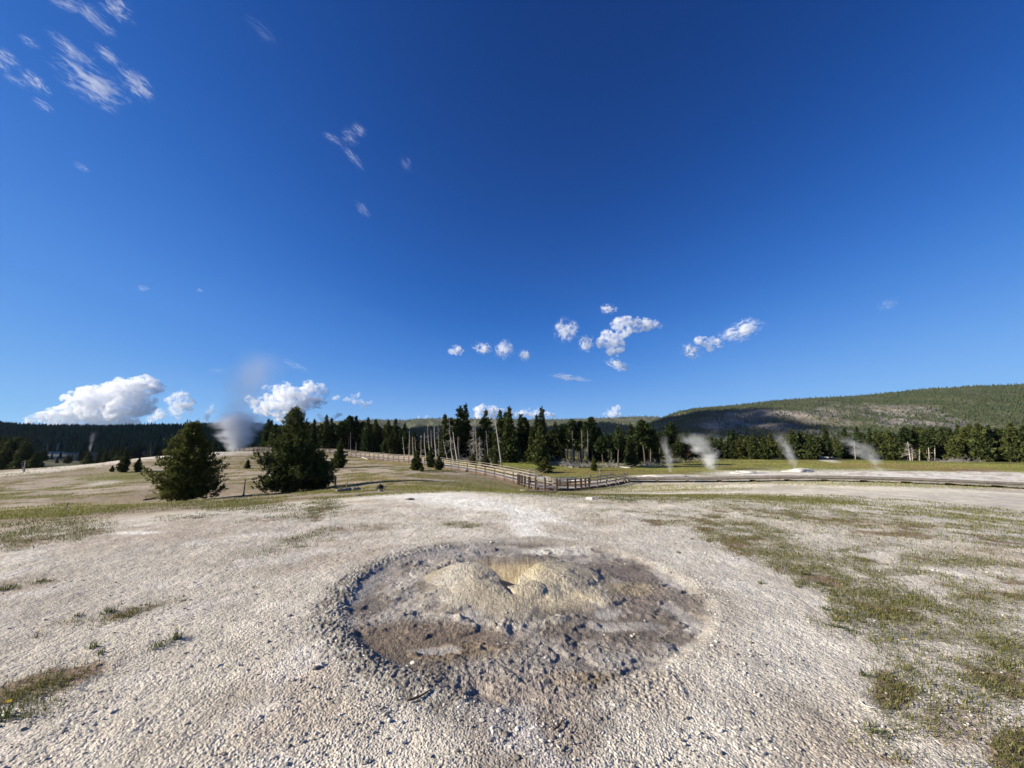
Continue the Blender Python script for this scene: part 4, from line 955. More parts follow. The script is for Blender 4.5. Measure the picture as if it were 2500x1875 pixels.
def along(P, d, s):
    s = np.atleast_1d(s); c = np.stack([np.interp(s, d, P[:, i]) for i in range(3)], -1)
    e = np.stack([np.interp(s + 0.6, d, P[:, i]) - np.interp(s - 0.6, d, P[:, i]) for i in range(3)], -1)
    t = e / np.linalg.norm(e, axis=1)[:, None]
    n = np.stack([t[:, 1], -t[:, 0], 0 * t[:, 0]], -1); n /= np.linalg.norm(n, axis=1)[:, None]
    return c, t, n                                                   # n points to the right of travel
def deck(P, d, half, mat, parent, plank=0.14):
    m = MB(); s = np.arange(0.1, d[-1] - 0.1, plank * 1.07); c, t, n = along(P, d, s)
    for k in range(len(s)):
        side = n[k]; up = np.cross(side, t[k]); up = up if up[2] > 0 else -up
        m.box(c[k], (plank, half * 2 + random.uniform(-.03, .03), 0.05), np.stack([t[k], side, up], 1))
    return m.build('deck', mat, parent)
def rail_line(name, P, d, s0, s1, off, hgt, w, h, mat, parent, step=2.4):
    m = MB(); s = np.arange(s0, s1 + 0.01, step)
    if s1 - s[-1] > 0.3: s = np.append(s, s1)
    c, t, n = along(P, d, s)
    for k in range(len(s) - 1):
        j = random.uniform(-.012, .012)
        m.beam(c[k] + n[k] * off + [0, 0, hgt + j], c[k + 1] + n[k + 1] * off + [0, 0, hgt - j], w, h)
    return m.build(name, mat, parent)

P, d = path_of([(560, 127), (610, 122), (660, 118), (720, 112), (820, 100), (900, 88), (1000, 73), (1100, 59), (1180, 51.5), (1245, 46), (1288, 42)], 0.34)
bw = empty('boardwalk', P[0] - [0, 0, 0.45], 'long railed wooden boardwalk ramp descending the slope from the hilltop to the bend', 'boardwalk')
def rel(parent):                                                     # parts are built in world space; hang them on the thing without moving them
    for ch in list(parent.children): ch.location = -Vector(parent.location)
deck(P, d, 0.9, PLANK, bw, 0.28)
for off in (-0.98, 0.98):
    rail_line('stringer', P, d, 0, d[-1], off * 0.9, -0.16, 0.07, 0.24, JOIST, bw)
    for hh, w, h in ((0.96, 0.12, 0.04), (0.68, 0.04, 0.10), (0.36, 0.04, 0.10)): rail_line('rail', P, d, 0, d[-1], off, hh, w, h, RAIL, bw)
    s = np.arange(0.2, d[-1], 2.4); c, t, n = along(P, d, s)
    for k in range(len(s)):
        q = c[k] + n[k] * off * 1.07; zb = float(ground_z(q[0], q[1])) - 0.1
        m = MB(); m.box((q[0], q[1], (zb + c[k][2] + 0.94) / 2), (0.085, 0.085, c[k][2] + 0.94 - zb)); m.build('post', RAIL if random.random() < .8 else BROWN, bw)
rel(bw)
P2, d2 = path_of([(1288, 42), (1300, 40), (1322, 38.4), (1360, 37.6), (1395, 38.8), (1425, 41), (1475, 44), (1518, 46.5)], 0.26)
b2 = empty('boardwalk', P2[0] - [0, 0, 0.4], 'curved boardwalk bend with thick red brown posts and grey rails', 'boardwalk')
deck(P2, d2, 0.9, PLANK, b2)
for off in (0.98, -0.98):
    rail_line('stringer', P2, d2, 0, d2[-1], off * 0.9, -0.14, 0.07, 0.2, JOIST, b2, 1.2)
    s0 = 0 if off > 0 else 2.2
    for hh, w, h in ((0.88, 0.12, 0.04), (0.62, 0.04, 0.10), (0.32, 0.04, 0.10)): rail_line('rail', P2, d2, s0, d2[-1], off, hh, w, h, BROWN if off > 0 and hh < .8 and False else RAIL, b2, 1.2)
    near = d2[-1] * 0.52
    s = np.concatenate([np.arange(0.1, near, 0.68), np.arange(near + 1.2, d2[-1] + .1, 1.95)]) if off > 0 else np.arange(2.2, d2[-1] + .1, 2.0)
    c, t, n = along(P2, d2, np.minimum(s, d2[-1]))
    for k in range(len(s)):
        q = c[k] + n[k] * off * 1.1; zb = float(ground_z(q[0], q[1])) - 0.1; thick = off > 0 and s[k] < near
        m = MB(); a = 0.17 if thick else 0.13
        m.box((q[0], q[1], (zb + c[k][2] + 0.94) / 2), (a, a * 0.8, c[k][2] + 0.94 - zb)); po = m.build('post', BROWN if thick else RAIL, b2)
        if thick: po['label'] = 'thick red brown post'
        if not thick and s[k] > d2[-1] - 5 and off > 0:              # slanting braces of the last posts
            m = MB(); m.beam(q + [0, 0, 0.7], q + n[k] * 0.55 + [0, 0, zb - q[2] + 0.05], 0.09, 0.09); m.build('brace', RAIL, b2)
rel(b2)
P3, d3 = path_of([(1512, 46.6), (1600, 45.5), (1700, 44), (1900, 41.5), (2150, 38.5), (2500, 35), (2760, 32.5), (3050, 30)], 0.44)
b3 = empty('boardwalk', P3[0] - [0, 0, 0.4], 'low boardwalk without railing running to the right border over white sinter', 'boardwalk')
GREYPLANK = noisy_mat('old_grey_planks', (0.17, 0.15, 0.125), (0.28, 0.25, 0.215), 2.5, (1, 1, 1), 0.4, 0.01)
deck(P3, d3, 0.95, GREYPLANK, b3, 0.16)
for off in (-0.86, 0.86): rail_line('stringer', P3, d3, 0, d3[-1], off, -0.10, 0.07, 0.13, GREYPLANK, b3)
for off in (-0.93, 0.93): rail_line('kerb_board', P3, d3, 0.3, d3[-1], off, 0.065, 0.09, 0.07, GREYPLANK, b3)
s = np.arange(1, d3[-1], 3.2); c, t, n = along(P3, d3, s)
for k in range(len(s)):
    q = c[k]; zb = float(ground_z(q[0], q[1])) - 0.25
    m = MB(); m.box((q[0], q[1], (zb + q[2] - 0.26) / 2), (0.35, 1.5, q[2] - 0.26 - zb), np.stack([t[k] * [1, 1, 0], n[k], [0, 0, 1]], 1)); m.build('support', JOIST, b3)
rel(b3)

# ------------------------------------------------------------------ small things on the ground
ROCK = noisy_mat('pale_sinter_rock', (0.42, 0.39, 0.34), (0.66, 0.63, 0.57), 4.0, (1, 1, 1), 0.8, 0.03)
DROCK = noisy_mat('dark_rock', (0.13, 0.11, 0.09), (0.26, 0.23, 0.20), 6.0, (1, 1, 1), 0.8, 0.03)
def rock_mesh(name, seed, size, mat, det=5):
    bm = MB(); u = np.linspace(0, math.pi, det * 2 + 1); v = np.arange(det * 4) / (det * 4) * 2 * math.pi
    uu, vv = np.meshgrid(u, v, indexing='ij')
    V = np.stack([np.sin(uu) * np.cos(vv), np.sin(uu) * np.sin(vv), np.cos(uu)], -1).reshape(-1, 3)
    V = V * (0.40 + 0.85 * noise3(V * 1.5 + seed * 7.7, seed) + 0.35 * noise3(V * 3.1 + seed, seed + 1))[:, None] * np.asarray(size)
    k = len(v); i = np.arange(len(u) - 1)[:, None] * k; j = np.arange(k)[None]; jn = (j + 1) % k
    bm.add(V, np.stack([i + j, i + k + j, i + k + jn, i + jn], -1).reshape(-1, 4))
    return bm.build(name, mat, None, True)
def rock(name, px, py, size, label, mat, seed, cat='rock', sink=0.3, det=5):
    p = hit(px, py); p[2] = float(ground_z(p[0], p[1]))
    o = rock_mesh(name, seed, size, mat, det); o.location = p + [0, 0, size[2] * (1 - 2 * sink) * 0.6]
    return tag(o, label, cat)
rock('sinter_boulder', 1441, 1220, (0.15, 0.13, 0.05), 'low white sinter knob among the grass before the boardwalk', ROCK, 1, det=8)
rock('sinter_mound', 1950, 1152, (1.9, 1.3, 0.42), 'cream sinter mound beside the low boardwalk with steam drifting from behind it', ROCK, 2, 'sinter mound', det=10)
rock('sinter_mound', 1822, 1155, (2.2, 1.6, 0.28), 'low white steaming sinter mound beyond the low boardwalk', ROCK, 3, 'sinter mound', det=10)
rock('sinter_mound', 1626, 1166, (3.0, 1.4, 0.26), 'flat white sinter mound with thin steam nearest the boardwalk bend', ROCK, 4, 'sinter mound', det=10)
rock('sinter_mound', 1996, 1121, (5.2, 2.6, 0.75), 'white sloping sinter bank at the far edge of the meadow', ROCK, 5, 'sinter mound', det=10)
for k, (px, py, s, lb, m) in enumerate([(772, 1640, .030, 'brown stone clod, left of a close pair left of the crater rim', DROCK), (780, 1634, .034, 'grey stone clod, right of a close pair left of the crater rim', ROCK), (1405, 1598, .026, 'small grey stone lying on the front right of the crater pan', DROCK),
        (1472, 1727, .016, 'white pebble at the front right rim of the crater', ROCK), (1010, 1612, .022, 'pale grey pebble on the left front of the pan', ROCK), (1205, 1790, .022, 'pale stone at the left of the run-off channel', ROCK), (1232, 1806, .024, 'dark stone in the middle of the run-off channel', DROCK),
        (1262, 1862, .020, 'dark flat stone at the bottom border in the channel', DROCK), (1322, 1818, .014, 'small white pebble in the run-off channel', ROCK), (1350, 1832, .013, 'white pebble right of another one in the channel', ROCK), (1335, 1854, .016, 'grey pebble at the bottom of the channel', ROCK),
        (1218, 1745, .022, 'grey lump at the front rim of the crater', ROCK), (870, 1415, .016, 'single white pebble on the grey left edge of the pan', ROCK), (1660, 1790, .014, 'tiny dark pebble on the gravel right of the channel', DROCK)]):
    rock('stone', px, py, (s * 1.0, s * .75, s * .5), lb, m, 20 + k, 'stone', 0.2)
rock('dark_stump', 929, 1195, (0.22, 0.18, 0.2), 'black rotten stump at the far plateau edge', noisy_mat('charred_wood', (0.02, 0.017, 0.015), (0.05, 0.042, 0.035), 5), 40, 'stump')
rock('dark_clod', 929, 1200, (0.12, 0.1, 0.07), 'small dark clod just below the black stump', DROCK, 41); rock('dark_clod', 872, 1211, (0.13, 0.1, 0.05), 'flat dark clod left of the black stump', DROCK, 42); rock('dark_clod', 1000, 1221, (0.14, 0.1, 0.05), 'flat dark clod on the white plateau edge', DROCK, 43)
rock('root_clump', 865, 1198, (0.25, 0.16, 0.16), 'dark root end at the right tip of the half buried log', DROCK, 44, 'root')
def stake(px, top, by, r, label, lean=0.0, mat=GREY_WOOD, flare=0.0, cat='post', name='wooden_post'):
    b = hit(px, by); h = float(at(px, top, b[1])[2]) - b[2]; m = MB()
    z = np.linspace(0, 1, 8); p = np.stack([lean * h * z, 0 * z, h * z - 0.05], 1)
    m.tube(p, r * (1 - 0.35 * z) + flare * np.exp(-z * 14), 7)
    if flare:
        for a in np.linspace(0, 6.28, 7)[:-1]: m.tube([[0, 0, 0.16], [math.cos(a) * flare * 1.4, math.sin(a) * flare * 1.4, 0.03], [math.cos(a) * flare * 2.6, math.sin(a) * flare * 2.2, -0.04]], [flare * .4, flare * .3, .02], 5)
    o = m.build(name, mat, None, True); o.location = b
    return tag(o, label, cat)
stake(594, 1169, 1213, 0.05, 'spiky grey stump with spreading roots between the two big pines', 0.02, GREY_WOOD, 0.13, 'stump', 'tree_stump')
stake(818, 1163, 1188, 0.085, 'short weathered grey post right of the tall pointed pine', 0.03); stake(162, 1224, 1241, 0.03, 'thin dark stake alone in the grass on the left', 0.08)
stake(939, 1184, 1196, 0.05, 'short dark peg right of the black stump', -0.05); stake(1172, 1140, 1152, 0.05, 'tiny dark peg in the grass beyond the bend', 0.2)
stake(1695, 1168, 1180, 0.04, 'small grey peg in front of the low boardwalk', 0.0)
def twig(pts, r, label, mat, name='twig'):
    P = np.array([hit(*p) for p in pts]); P[:, 2] = ground_z(P[:, 0], P[:, 1]) + r + 0.012
    z = np.linspace(0, len(P) - 1, 12); path = np.stack([np.interp(z, range(len(P)), P[:, i]) for i in range(3)], 1)
    o0 = path[0].copy(); m = MB(); m.tube(path - o0, np.linspace(r, r * .5, 12), 6)
    o = m.build(name, mat, None, True); o.location = o0
    return tag(o, label, 'twig')
DARKTWIG = noisy_mat('dark_twig', (0.05, 0.038, 0.03), (0.12, 0.09, 0.07), 9)
twig([(993, 1727), (1022, 1718), (1042, 1705), (1052, 1697)], 0.007, 'dark curved twig lying left of the run-off channel', DARKTWIG)
twig([(1352, 1800), (1368, 1788), (1374, 1770)], 0.006, 'dark bent twig in the run-off channel', DARKTWIG)
twig([(2098, 1718), (2112, 1730), (2130, 1735), (2145, 1736)], 0.0035, 'thin white curved stem on the gravel at the right', noisy_mat('white_stem', (0.6, 0.58, 0.52), (0.75, 0.72, 0.66), 9), 'dry_stem')

# ------------------------------------------------------------------ loose sinter chips
def chips(n, seed):
    rng = np.random.default_rng(seed)
    r = 1.9 + 7.5 * rng.random(n) ** 1.7; a = np.radians(rng.uniform(-60, 60, n)); x, y = r * np.sin(a), r * np.cos(a)
    c = crater(x, y)[1]
    k = rng.random(n) < (0.2 + 0.8 * np.maximum(smooth(0.52, 0.66, fbm(x * 1.5, y * 1.5, 4, 121)), np.clip(c['ring'], 0, 1))) * (1 - 0.8 * c['pan'])
    x, y = x[k], y[k]; n = len(x); z = ground_z(x, y)
    s = 0.003 + 0.009 * rng.random(n) ** 3.5
    V0 = np.array([[-1, 1.618, 0], [1, 1.618, 0], [-1, -1.618, 0], [1, -1.618, 0], [0, -1, 1.618], [0, 1, 1.618], [0, -1, -1.618], [0, 1, -1.618], [1.618, 0, -1], [1.618, 0, 1], [-1.618, 0, -1], [-1.618, 0, 1]]) / 1.9
    T0 = np.array([[0, 11, 5], [0, 5, 1], [0, 1, 7], [0, 7, 10], [0, 10, 11], [1, 5, 9], [5, 11, 4], [11, 10, 2], [10, 7, 6], [7, 1, 8], [3, 9, 4], [3, 4, 2], [3, 2, 6], [3, 6, 8], [3, 8, 9], [4, 9, 5], [2, 4, 11], [6, 2, 10], [8, 6, 7], [9, 8, 1]])
    V = V0[None] * (0.6 + 0.8 * rng.random((n, 12, 1)))
    th = rng.random(n) * 6.283; ct, st = np.cos(th), np.sin(th)
    V = V * (np.stack([0.8 + 0.9 * rng.random(n), 0.6 + 0.6 * rng.random(n), 0.35 + 0.5 * rng.random(n)], 1)[:, None])
    V = np.stack([V[..., 0] * ct[:, None] - V[..., 1] * st[:, None], V[..., 0] * st[:, None] + V[..., 1] * ct[:, None], V[..., 2]], -1) * s[:, None, None]
    V = V + np.stack([x, y, z + 0.35 * s + 0.004], 1)[:, None]
    t = NT('sinter_chips'); t.put(t.p.inputs['Base Color'], t.ramp(t.attr('rnd'), [(0.0, (0.14, 0.12, 0.10)), (0.3, (0.30, 0.27, 0.225)), (0.7, (0.50, 0.46, 0.39)), (1.0, (0.70, 0.67, 0.60))]))
    me = mesh_np('gravel', V.reshape(-1, 3), None, (np.arange(n)[:, None, None] * 12 + T0[None]).reshape(-1, 3), False, {'rnd': np.repeat(rng.random(n), 12)}); me.materials.append(t.m)
    return tag(link('gravel', me), 'loose grey and white sinter chips strewn over the pale ground', 'gravel', kind='stuff')
chips(30000, 9)

# ------------------------------------------------------------------ grass
def blade_mat(name, c1, c2, c3):
    t = NT(name); c = t.ramp(t.attr('rnd'), [(0.0, c1), (0.55, c2), (1.0, c3)])
    t.put(t.p.inputs['Base Color'], c); t.p.inputs['Roughness'].default_value = 0.6
    tr = t.node('ShaderNodeBsdfTranslucent', {'Color': c}); mx = t.node('ShaderNodeMixShader', {0: 0.3})
    t.l.new(t.p.outputs[0], mx.inputs[1]); t.l.new(tr.outputs[0], mx.inputs[2]); t.l.new(mx.outputs[0], t.out.inputs['Surface'])
    return t.m
GRASS = blade_mat('grass_blades', (0.060, 0.072, 0.016), (0.135, 0.135, 0.036), (0.31, 0.265, 0.12))
TUFTM = blade_mat('tuft_blades', (0.055, 0.075, 0.020), (0.10, 0.12, 0.04), (0.20, 0.20, 0.08))
def blades(P, L, W, rng, lean=0.55):
    n = len(P); a = rng.random(n) * 6.283; th = rng.random(n) * lean
    d = np.stack([np.cos(a) * np.sin(th), np.sin(a) * np.sin(th), np.cos(th)], 1)
    s = np.stack([-np.sin(a + .6), np.cos(a + .6), 0 * a], 1) * W[:, None] / 2
    tip = P + d * L[:, None]; tip[:, :2] += np.stack([np.cos(a), np.sin(a)], 1) * (L * 0.35 * rng.random(n))[:, None]
    mid = P + d * (L * 0.55)[:, None]
    V = np.stack([P - s, P + s, mid + s * .75, mid - s * .75, tip], 1).reshape(-1, 3)
    b = np.arange(n)[:, None] * 5
    return V, np.concatenate([b, b + 1, b + 2, b + 3], 1), np.concatenate([b + 3, b + 2, b + 4], 1), np.repeat(np.clip(rng.normal(0.5, 0.25, n), 0, 1), 5)
MEADOW = blade_mat('meadow_blades', (0.10, 0.115, 0.022), (0.22, 0.225, 0.05), (0.38, 0.33, 0.14))
def sow(name, n, r0, r1, dens, hgt, wid, seed, label, clump=3, grow=0.05, mat=GRASS):
    rng = np.random.default_rng(seed)
    r = r0 * (r1 / r0) ** rng.random(n); a = np.radians(rng.uniform(-61, 61, n))
    x, y = r * np.sin(a), r * np.cos(a)
    k = rng.random(n) < dens(x, y)
    x, y = np.repeat(x[k], clump), np.repeat(y[k], clump); r = np.hypot(x, y)
    sp = 0.012 + 0.004 * r
    x = x + rng.normal(0, 1, len(x)) * sp; y = y + rng.normal(0, 1, len(x)) * sp
    z = ground_z(x, y) - 0.004
    L = hgt * (1 + grow * r) * (0.4 + 0.9 * rng.random(len(x))); Wd = wid * (0.6 + 0.12 * r) * (0.7 + 0.6 * rng.random(len(x)))
    V, q, tt, rn = blades(np.stack([x, y, z], 1), L, Wd, rng)
    me = mesh_np(name, V, q, tt, False, {'rnd': rn}); me.materials.append(mat)
    return tag(link(name, me), label, 'grass', kind='stuff')
def d_near(x, y):
    g, px, py = zones(x, y)
    return g * (0.25 + 0.75 * smooth(0.38, 0.60, fbm(x * 3.5, y * 3.5, 3, 111)))
sow('grass', 420000, 1.9, 28, d_near, 0.034, 0.0040, 1, 'short sparse green turf growing through the pale gravel')
def d_far(x, y):
    z = base_z(x, y); px, py = to_pix(np.stack([x, y, z], -1)); r = np.hypot(x, y)
    s1 = fbm(x * 0.35 + 0.5 * y * 0.35, y * 0.42 - x * 0.1, 5, 62)
    hill = 0.55 * smooth(0.46, 0.60, s1) * smooth(1250, 1100, px)
    mead = smooth(1168, 1158, py) * smooth(1150, 1300, px) * 0.6 * (1 - white_patches(x, y, px, py)[0])
    strip = 0.8 * np.maximum.reduce([0.2 * blob(px, py, 150, 1240, 260, 12, -3, .6), 0.5 * blob(px, py, 780, 1192, 110, 8, 0, .6), 0.45 * blob(px, py, 1190, 1183, 90, 14, 8, .7), 0.45 * blob(px, py, 1000, 1190, 110, 6, 2, .7), blob(px, py, 2250, 1184, 420, 6, 1, .6), blob(px, py, 1500, 1192, 260, 10, 0, .5)])
    return np.maximum(np.maximum(hill, mead), strip) * smooth(14, 18, r)
sow('grass', 200000, 15, 125, d_far, 0.085, 0.0045, 2, 'yellow green grass in streaks on the slopes and over the meadow', 3, 0.006, MEADOW)

def tuft(px, py, hgt, n, label, seed, spread=0.03, flower=False):
    rng = np.random.default_rng(4000 + seed); p = hit(px, py); p[2] = float(ground_z(p[0], p[1]))
    B = np.zeros((n, 3)); B[:, :2] = rng.normal(0, spread, (n, 2)); B[:, 2] = -0.004
    V, q, tt, rn = blades(B, hgt * (0.5 + 0.7 * rng.random(n)), np.full(n, 0.0075), rng, 1.0)
    m = MB(); m.add(V, q, tt, rn)
    if not flower:
        o = m.build('grass_tuft', TUFTM); o.location = p
    else:
        o = empty('flowering_plant', p, None, None); m.build('leaves', TUFTM, o)
        f = MB()
        for k in range(3):
            c = np.array([rng.normal(0, .012), rng.normal(0, .012), hgt * (0.95 + .2 * rng.random())])
            for a in np.arange(7) / 7 * 6.283: f.add([c, c + [math.cos(a) * .011, math.sin(a) * .011, .003], c + [math.cos(a + .5) * .011, math.sin(a + .5) * .011, .003]], None, [[0, 1, 2]])
        f.build('yellow_flower', YELLOW, o)
    return tag(o, label, 'plant' if flower else 'grass tuft')
YELLOW = noisy_mat('yellow_petals', (0.55, 0.36, 0.02), (0.75, 0.55, 0.05), 20)
TU = [(264, 1496, .075, 46, 'dark grass tuft with long shadow, upper of the left gravel patch'), (188, 1505, .05, 26, 'small faint tuft left of the dark upper one on the left gravel'), (315, 1508, .045, 36, 'low wide tuft right below the dark upper one on the left gravel'), (228, 1583, .075, 34, 'spiky star shaped tuft on the left gravel'),
      (249, 1594, .04, 24, 'little tuft at the right foot of the spiky star shaped one'), (388, 1580, .055, 46, 'dark bushy tuft left below the yellow flowered plant'), (5, 1756, .07, 40, 'tuft cut by the left border near the bottom'), (14, 1440, .06, 50, 'green tuft at the left border on the open gravel'),
      (445, 1468, .03, 24, 'low dry tuft on the open gravel right of the left patch'), (620, 1435, .05, 14, 'thin dry wisp of grass on the gravel left of the crater'), (100, 1420, .05, 30, 'flat dark tuft near the left border'), (1857, 1426, .04, 26, 'tuft on the pale gravel right of the crater, nearest the rim'),
      (1965, 1404, .065, 50, 'dark tuft at the left front edge of the big turf band'), (2004, 1428, .06, 44, 'tuft just right of the dark one at the turf band edge'), (1950, 1435, .05, 34, 'spreading tuft below the dark one at the turf band edge'), (2038, 1455, .045, 40, 'dark clump between the turf band and the lone right tuft'),
      (2012, 1488, .06, 22, 'narrow upright tuft on the gravel below the turf band'), (2048, 1535, .05, 60, 'dense leafy clump by a yellow flower on the right gravel'), (2075, 1545, .04, 40, 'leafy clump right beside the dense one on the right gravel'), (2160, 1530, .035, 40, 'low dark clump on reddish moss at the right'),
      (1732, 1322, .07, 40, 'tuft on the far right side beyond the crater'), (1690, 1318, .05, 30, 'flat tuft left of the far right tuft'), (2135, 1790, .05, 40, 'dark tuft at the bottom right on reddish moss'), (2105, 1650, .04, 26, 'small tuft on bare gravel right of centre'), (1655, 1352, .045, 24, 'tiny tuft beside the pale beads at the back right rim')]
for k, (px, py, h, n, lb) in enumerate(TU): tuft(px, py, h, n, lb, k, 0.030 if n > 34 else 0.018)
tuft(430, 1562, .085, 44, 'leafy plant with a yellow flower head on the left gravel', 50, 0.02, True); tuft(92, 1556, .05, 12, 'tiny yellow flowered plant near the left border', 51, 0.02, True)
tuft(14, 1728, .03, 8, 'orange yellow flower low at the left border', 52, 0.015, True); tuft(2043, 1520, .05, 14, 'yellow flower above the dense leafy clump on the right', 53, 0.02, True); tuft(2214, 1577, .04, 10, 'single yellow flower in the right turf', 54, 0.015, True)
tuft(1516, 1222, .35, 60, 'golden yellow flowering clump on the far plateau near the white knob', 55, 0.16, True)
# ------------------------------------------------------------------ steam and clouds
def steam_mat(name, scale, thresh, gain, bend, flare, top_fade, seed, aniso=0.0, color=(0.95, 0.95, 0.95)):
    t = NT(name); t.n.remove(t.p)
    p = t.coord('Object')
    sx = t.node('ShaderNodeSeparateXYZ', {0: p}); z01 = t.maprange(sx.outputs[2], -1, 1, 0, 1)
    nz = t.node('ShaderNodeTexNoise', {'Vector': t.node('ShaderNodeMapping', {'Vector': p, 'Location': (seed * 3.7, seed * 1.3, seed)}).outputs[0], 'Scale': scale * 0.5, 'Detail': 2})
    warp = t.node('ShaderNodeVectorMath', {0: nz.outputs['Color'], 1: (0.5, 0.5, 0.5)}, operation='SUBTRACT').outputs[0]
    warp = t.node('ShaderNodeVectorMath', {0: warp, 'Scale': 0.58}, operation='SCALE').outputs[0]
    q = t.node('ShaderNodeVectorMath', {0: p, 1: warp}, operation='ADD').outputs[0]
    s2 = t.node('ShaderNodeSeparateXYZ', {0: q})
    ax = t.math('SUBTRACT', s2.outputs[0], t.math('MULTIPLY', t.math('SUBTRACT', t.math('POWER', z01, 1.3), 0.5), bend))
    rad = t.math('MULTIPLY_ADD', t.math('POWER', z01, 0.7), flare, 0.14)
    d = t.math('DIVIDE', t.math('POWER', t.math('ADD', t.math('POWER', t.math('ABSOLUTE', ax), 2), t.math('POWER', t.math('ABSOLUTE', s2.outputs[1]), 2)), 0.5), rad)
    core = t.math('SUBTRACT', 1.0, d, clamp=True)
    fade = t.math('MULTIPLY', t.maprange(z01, 0.0, 0.02, 0, 1), t.math('POWER', t.math('SUBTRACT', 1.0, z01, clamp=True), top_fade))
    for axis_ in (0, 1, 2): fade = t.math('MULTIPLY', fade, t.maprange(t.math('ABSOLUTE', sx.outputs[axis_]), 0.70, 1.0, 1, 0)) if axis_ < 2 else t.math('MULTIPLY', fade, t.maprange(z01, 0.75, 1.0, 1, 0))
    n = t.noise(scale, t.node('ShaderNodeMapping', {'Vector': q, 'Location': (seed, seed * 2.1, seed * 0.7)}).outputs[0], 5, 0.6)
    nn = t.math('MULTIPLY', t.math('SUBTRACT', t.math('ADD', n, t.math('MULTIPLY', core, 0.35)), thresh, clamp=True), gain)
    den = t.math('MULTIPLY', t.math('MULTIPLY', nn, t.math('POWER', core, 0.6)), fade)
    den = t.math('MULTIPLY', den, t.node('ShaderNodeObjectInfo').outputs['Alpha'])
    v = t.node('ShaderNodeVolumePrincipled', {'Color': rgb(*color), 'Density': den, 'Anisotropy': aniso})
    t.l.new(v.outputs[0], t.out.inputs['Volume'])
    t.m.cycles.volume_step_rate = 0.35
    return t.m
def dome_mesh(name, box=True):
    V = [[x, y, z] for x in (-1, 1) for y in (-1, 1) for z in (-1, 1)]
    return mesh_np(name, V, [[0, 1, 3, 2], [4, 6, 7, 5], [0, 4, 5, 1], [2, 3, 7, 6], [0, 2, 6, 4], [1, 5, 7, 3]])
def plume(px, base_y, top_y, Y, width_px, density, label, mat):
    b = on_ground(px, Y); lo = at(px, base_y, Y); hi = at(px, top_y, Y); h = hi[2] - lo[2]; w = width_px * Y / F_PX / 2
    o = link('steam_plume', dome_mesh('steam_plume')); o.data.materials.append(mat)
    o.location = ((b[0]), b[1], lo[2] + h / 2); o.scale = (w, w * 0.8, h / 2); o.color = (1, 1, 1, 1.1 * density / w)
    return tag(o, label, 'steam')
plume(572, 1110, 1000, 143, 200, 9.0, 'thick white steam billowing from the hilltop left of the railing', steam_mat('steam_billow', 2.2, 0.56, 8.0, 0.1, 0.62, 0.6, 1))
plume(590, 1085, 850, 165, 260, 2.0, 'tall thin grey steam column drifting up over the white cloud', steam_mat('steam_column', 1.7, 0.46, 3.0, 0.55, 0.50, 0.6, 2))
plume(1720, 1166, 1055, 66, 170, 2.2, 'dense steam drifting left from the white mound beyond the low boardwalk', steam_mat('steam_drift', 3.0, 0.575, 7.0, -0.75, 0.48, 0.35, 3))
plume(1632, 1168, 1060, 60, 70, 1.6, 'thin wavering steam rising from the flat white mound near the bend', steam_mat('steam_thin', 2.8, 0.56, 5.5, -0.3, 0.40, 0.6, 4))
plume(1925, 1148, 1050, 66, 90, 1.4, 'thin slanting steam rising from behind the cream mound', steam_mat('steam_slant', 2.8, 0.56, 5.5, -0.7, 0.36, 0.5, 5))
plume(2112, 1150, 1062, 62, 170, 1.5, 'wide faint steam leaning left over the right meadow', steam_mat('steam_lean', 2.8, 0.55, 5.0, -0.9, 0.40, 0.4, 6))
plume(1103, 1156, 1110, 56, 56, 0.35, 'faint grey steam in front of the railing right of the conifer clump', steam_mat('steam_faint', 1.6, 0.45, 2.0, -0.2, 0.4, 0.6, 7))
plume(214, 1102, 1052, 190, 34, 1.0, 'small steam wisp rising in the dark left valley, tallest of three', steam_mat('steam_wisp', 1.5, 0.48, 3.0, 0.1, 0.35, 0.5, 8))
plume(109, 1106, 1078, 240, 18, 0.9, 'tiny steam wisp over the valley terrace, leftmost of three', steam_mat('steam_wisp', 1.5, 0.48, 3.0, 0.1, 0.35, 0.6, 9))
plume(136, 1106, 1078, 240, 20, 0.9, 'tiny steam wisp over the valley terrace, middle of three', steam_mat('steam_wisp', 1.5, 0.48, 3.0, 0.3, 0.35, 0.6, 10))
plume(1745, 1080, 1025, 110, 150, 0.16, 'faint broad steam haze before the dark end of the cliff', steam_mat('steam_haze', 1.4, 0.42, 2.0, -0.3, 0.45, 0.5, 11))

def ico(n=1):
    V = np.array([[-1, 1.618, 0], [1, 1.618, 0], [-1, -1.618, 0], [1, -1.618, 0], [0, -1, 1.618], [0, 1, 1.618], [0, -1, -1.618], [0, 1, -1.618], [1.618, 0, -1], [1.618, 0, 1], [-1.618, 0, -1], [-1.618, 0, 1]])
    T = np.array([[0, 11, 5], [0, 5, 1], [0, 1, 7], [0, 7, 10], [0, 10, 11], [1, 5, 9], [5, 11, 4], [11, 10, 2], [10, 7, 6], [7, 1, 8], [3, 9, 4], [3, 4, 2], [3, 2, 6], [3, 6, 8], [3, 8, 9], [4, 9, 5], [2, 4, 11], [6, 2, 10], [8, 6, 7], [9, 8, 1]])
    V = V / np.linalg.norm(V, axis=1)[:, None]
    for _ in range(n):
        V = list(map(tuple, V)); cache = {}; T2 = []
        def mid(a, b):
            k = (min(a, b), max(a, b))
            if k not in cache:
                m = (np.array(V[a]) + np.array(V[b])) / 2; V.append(tuple(m / np.linalg.norm(m))); cache[k] = len(V) - 1
            return cache[k]
        for a, b, c in T: ab, bc, ca = mid(a, b), mid(b, c), mid(c, a); T2 += [[a, ab, ca], [b, bc, ab], [c, ca, bc], [ab, bc, ca]]
        T = np.array(T2); V = np.array(V)
    return V, T
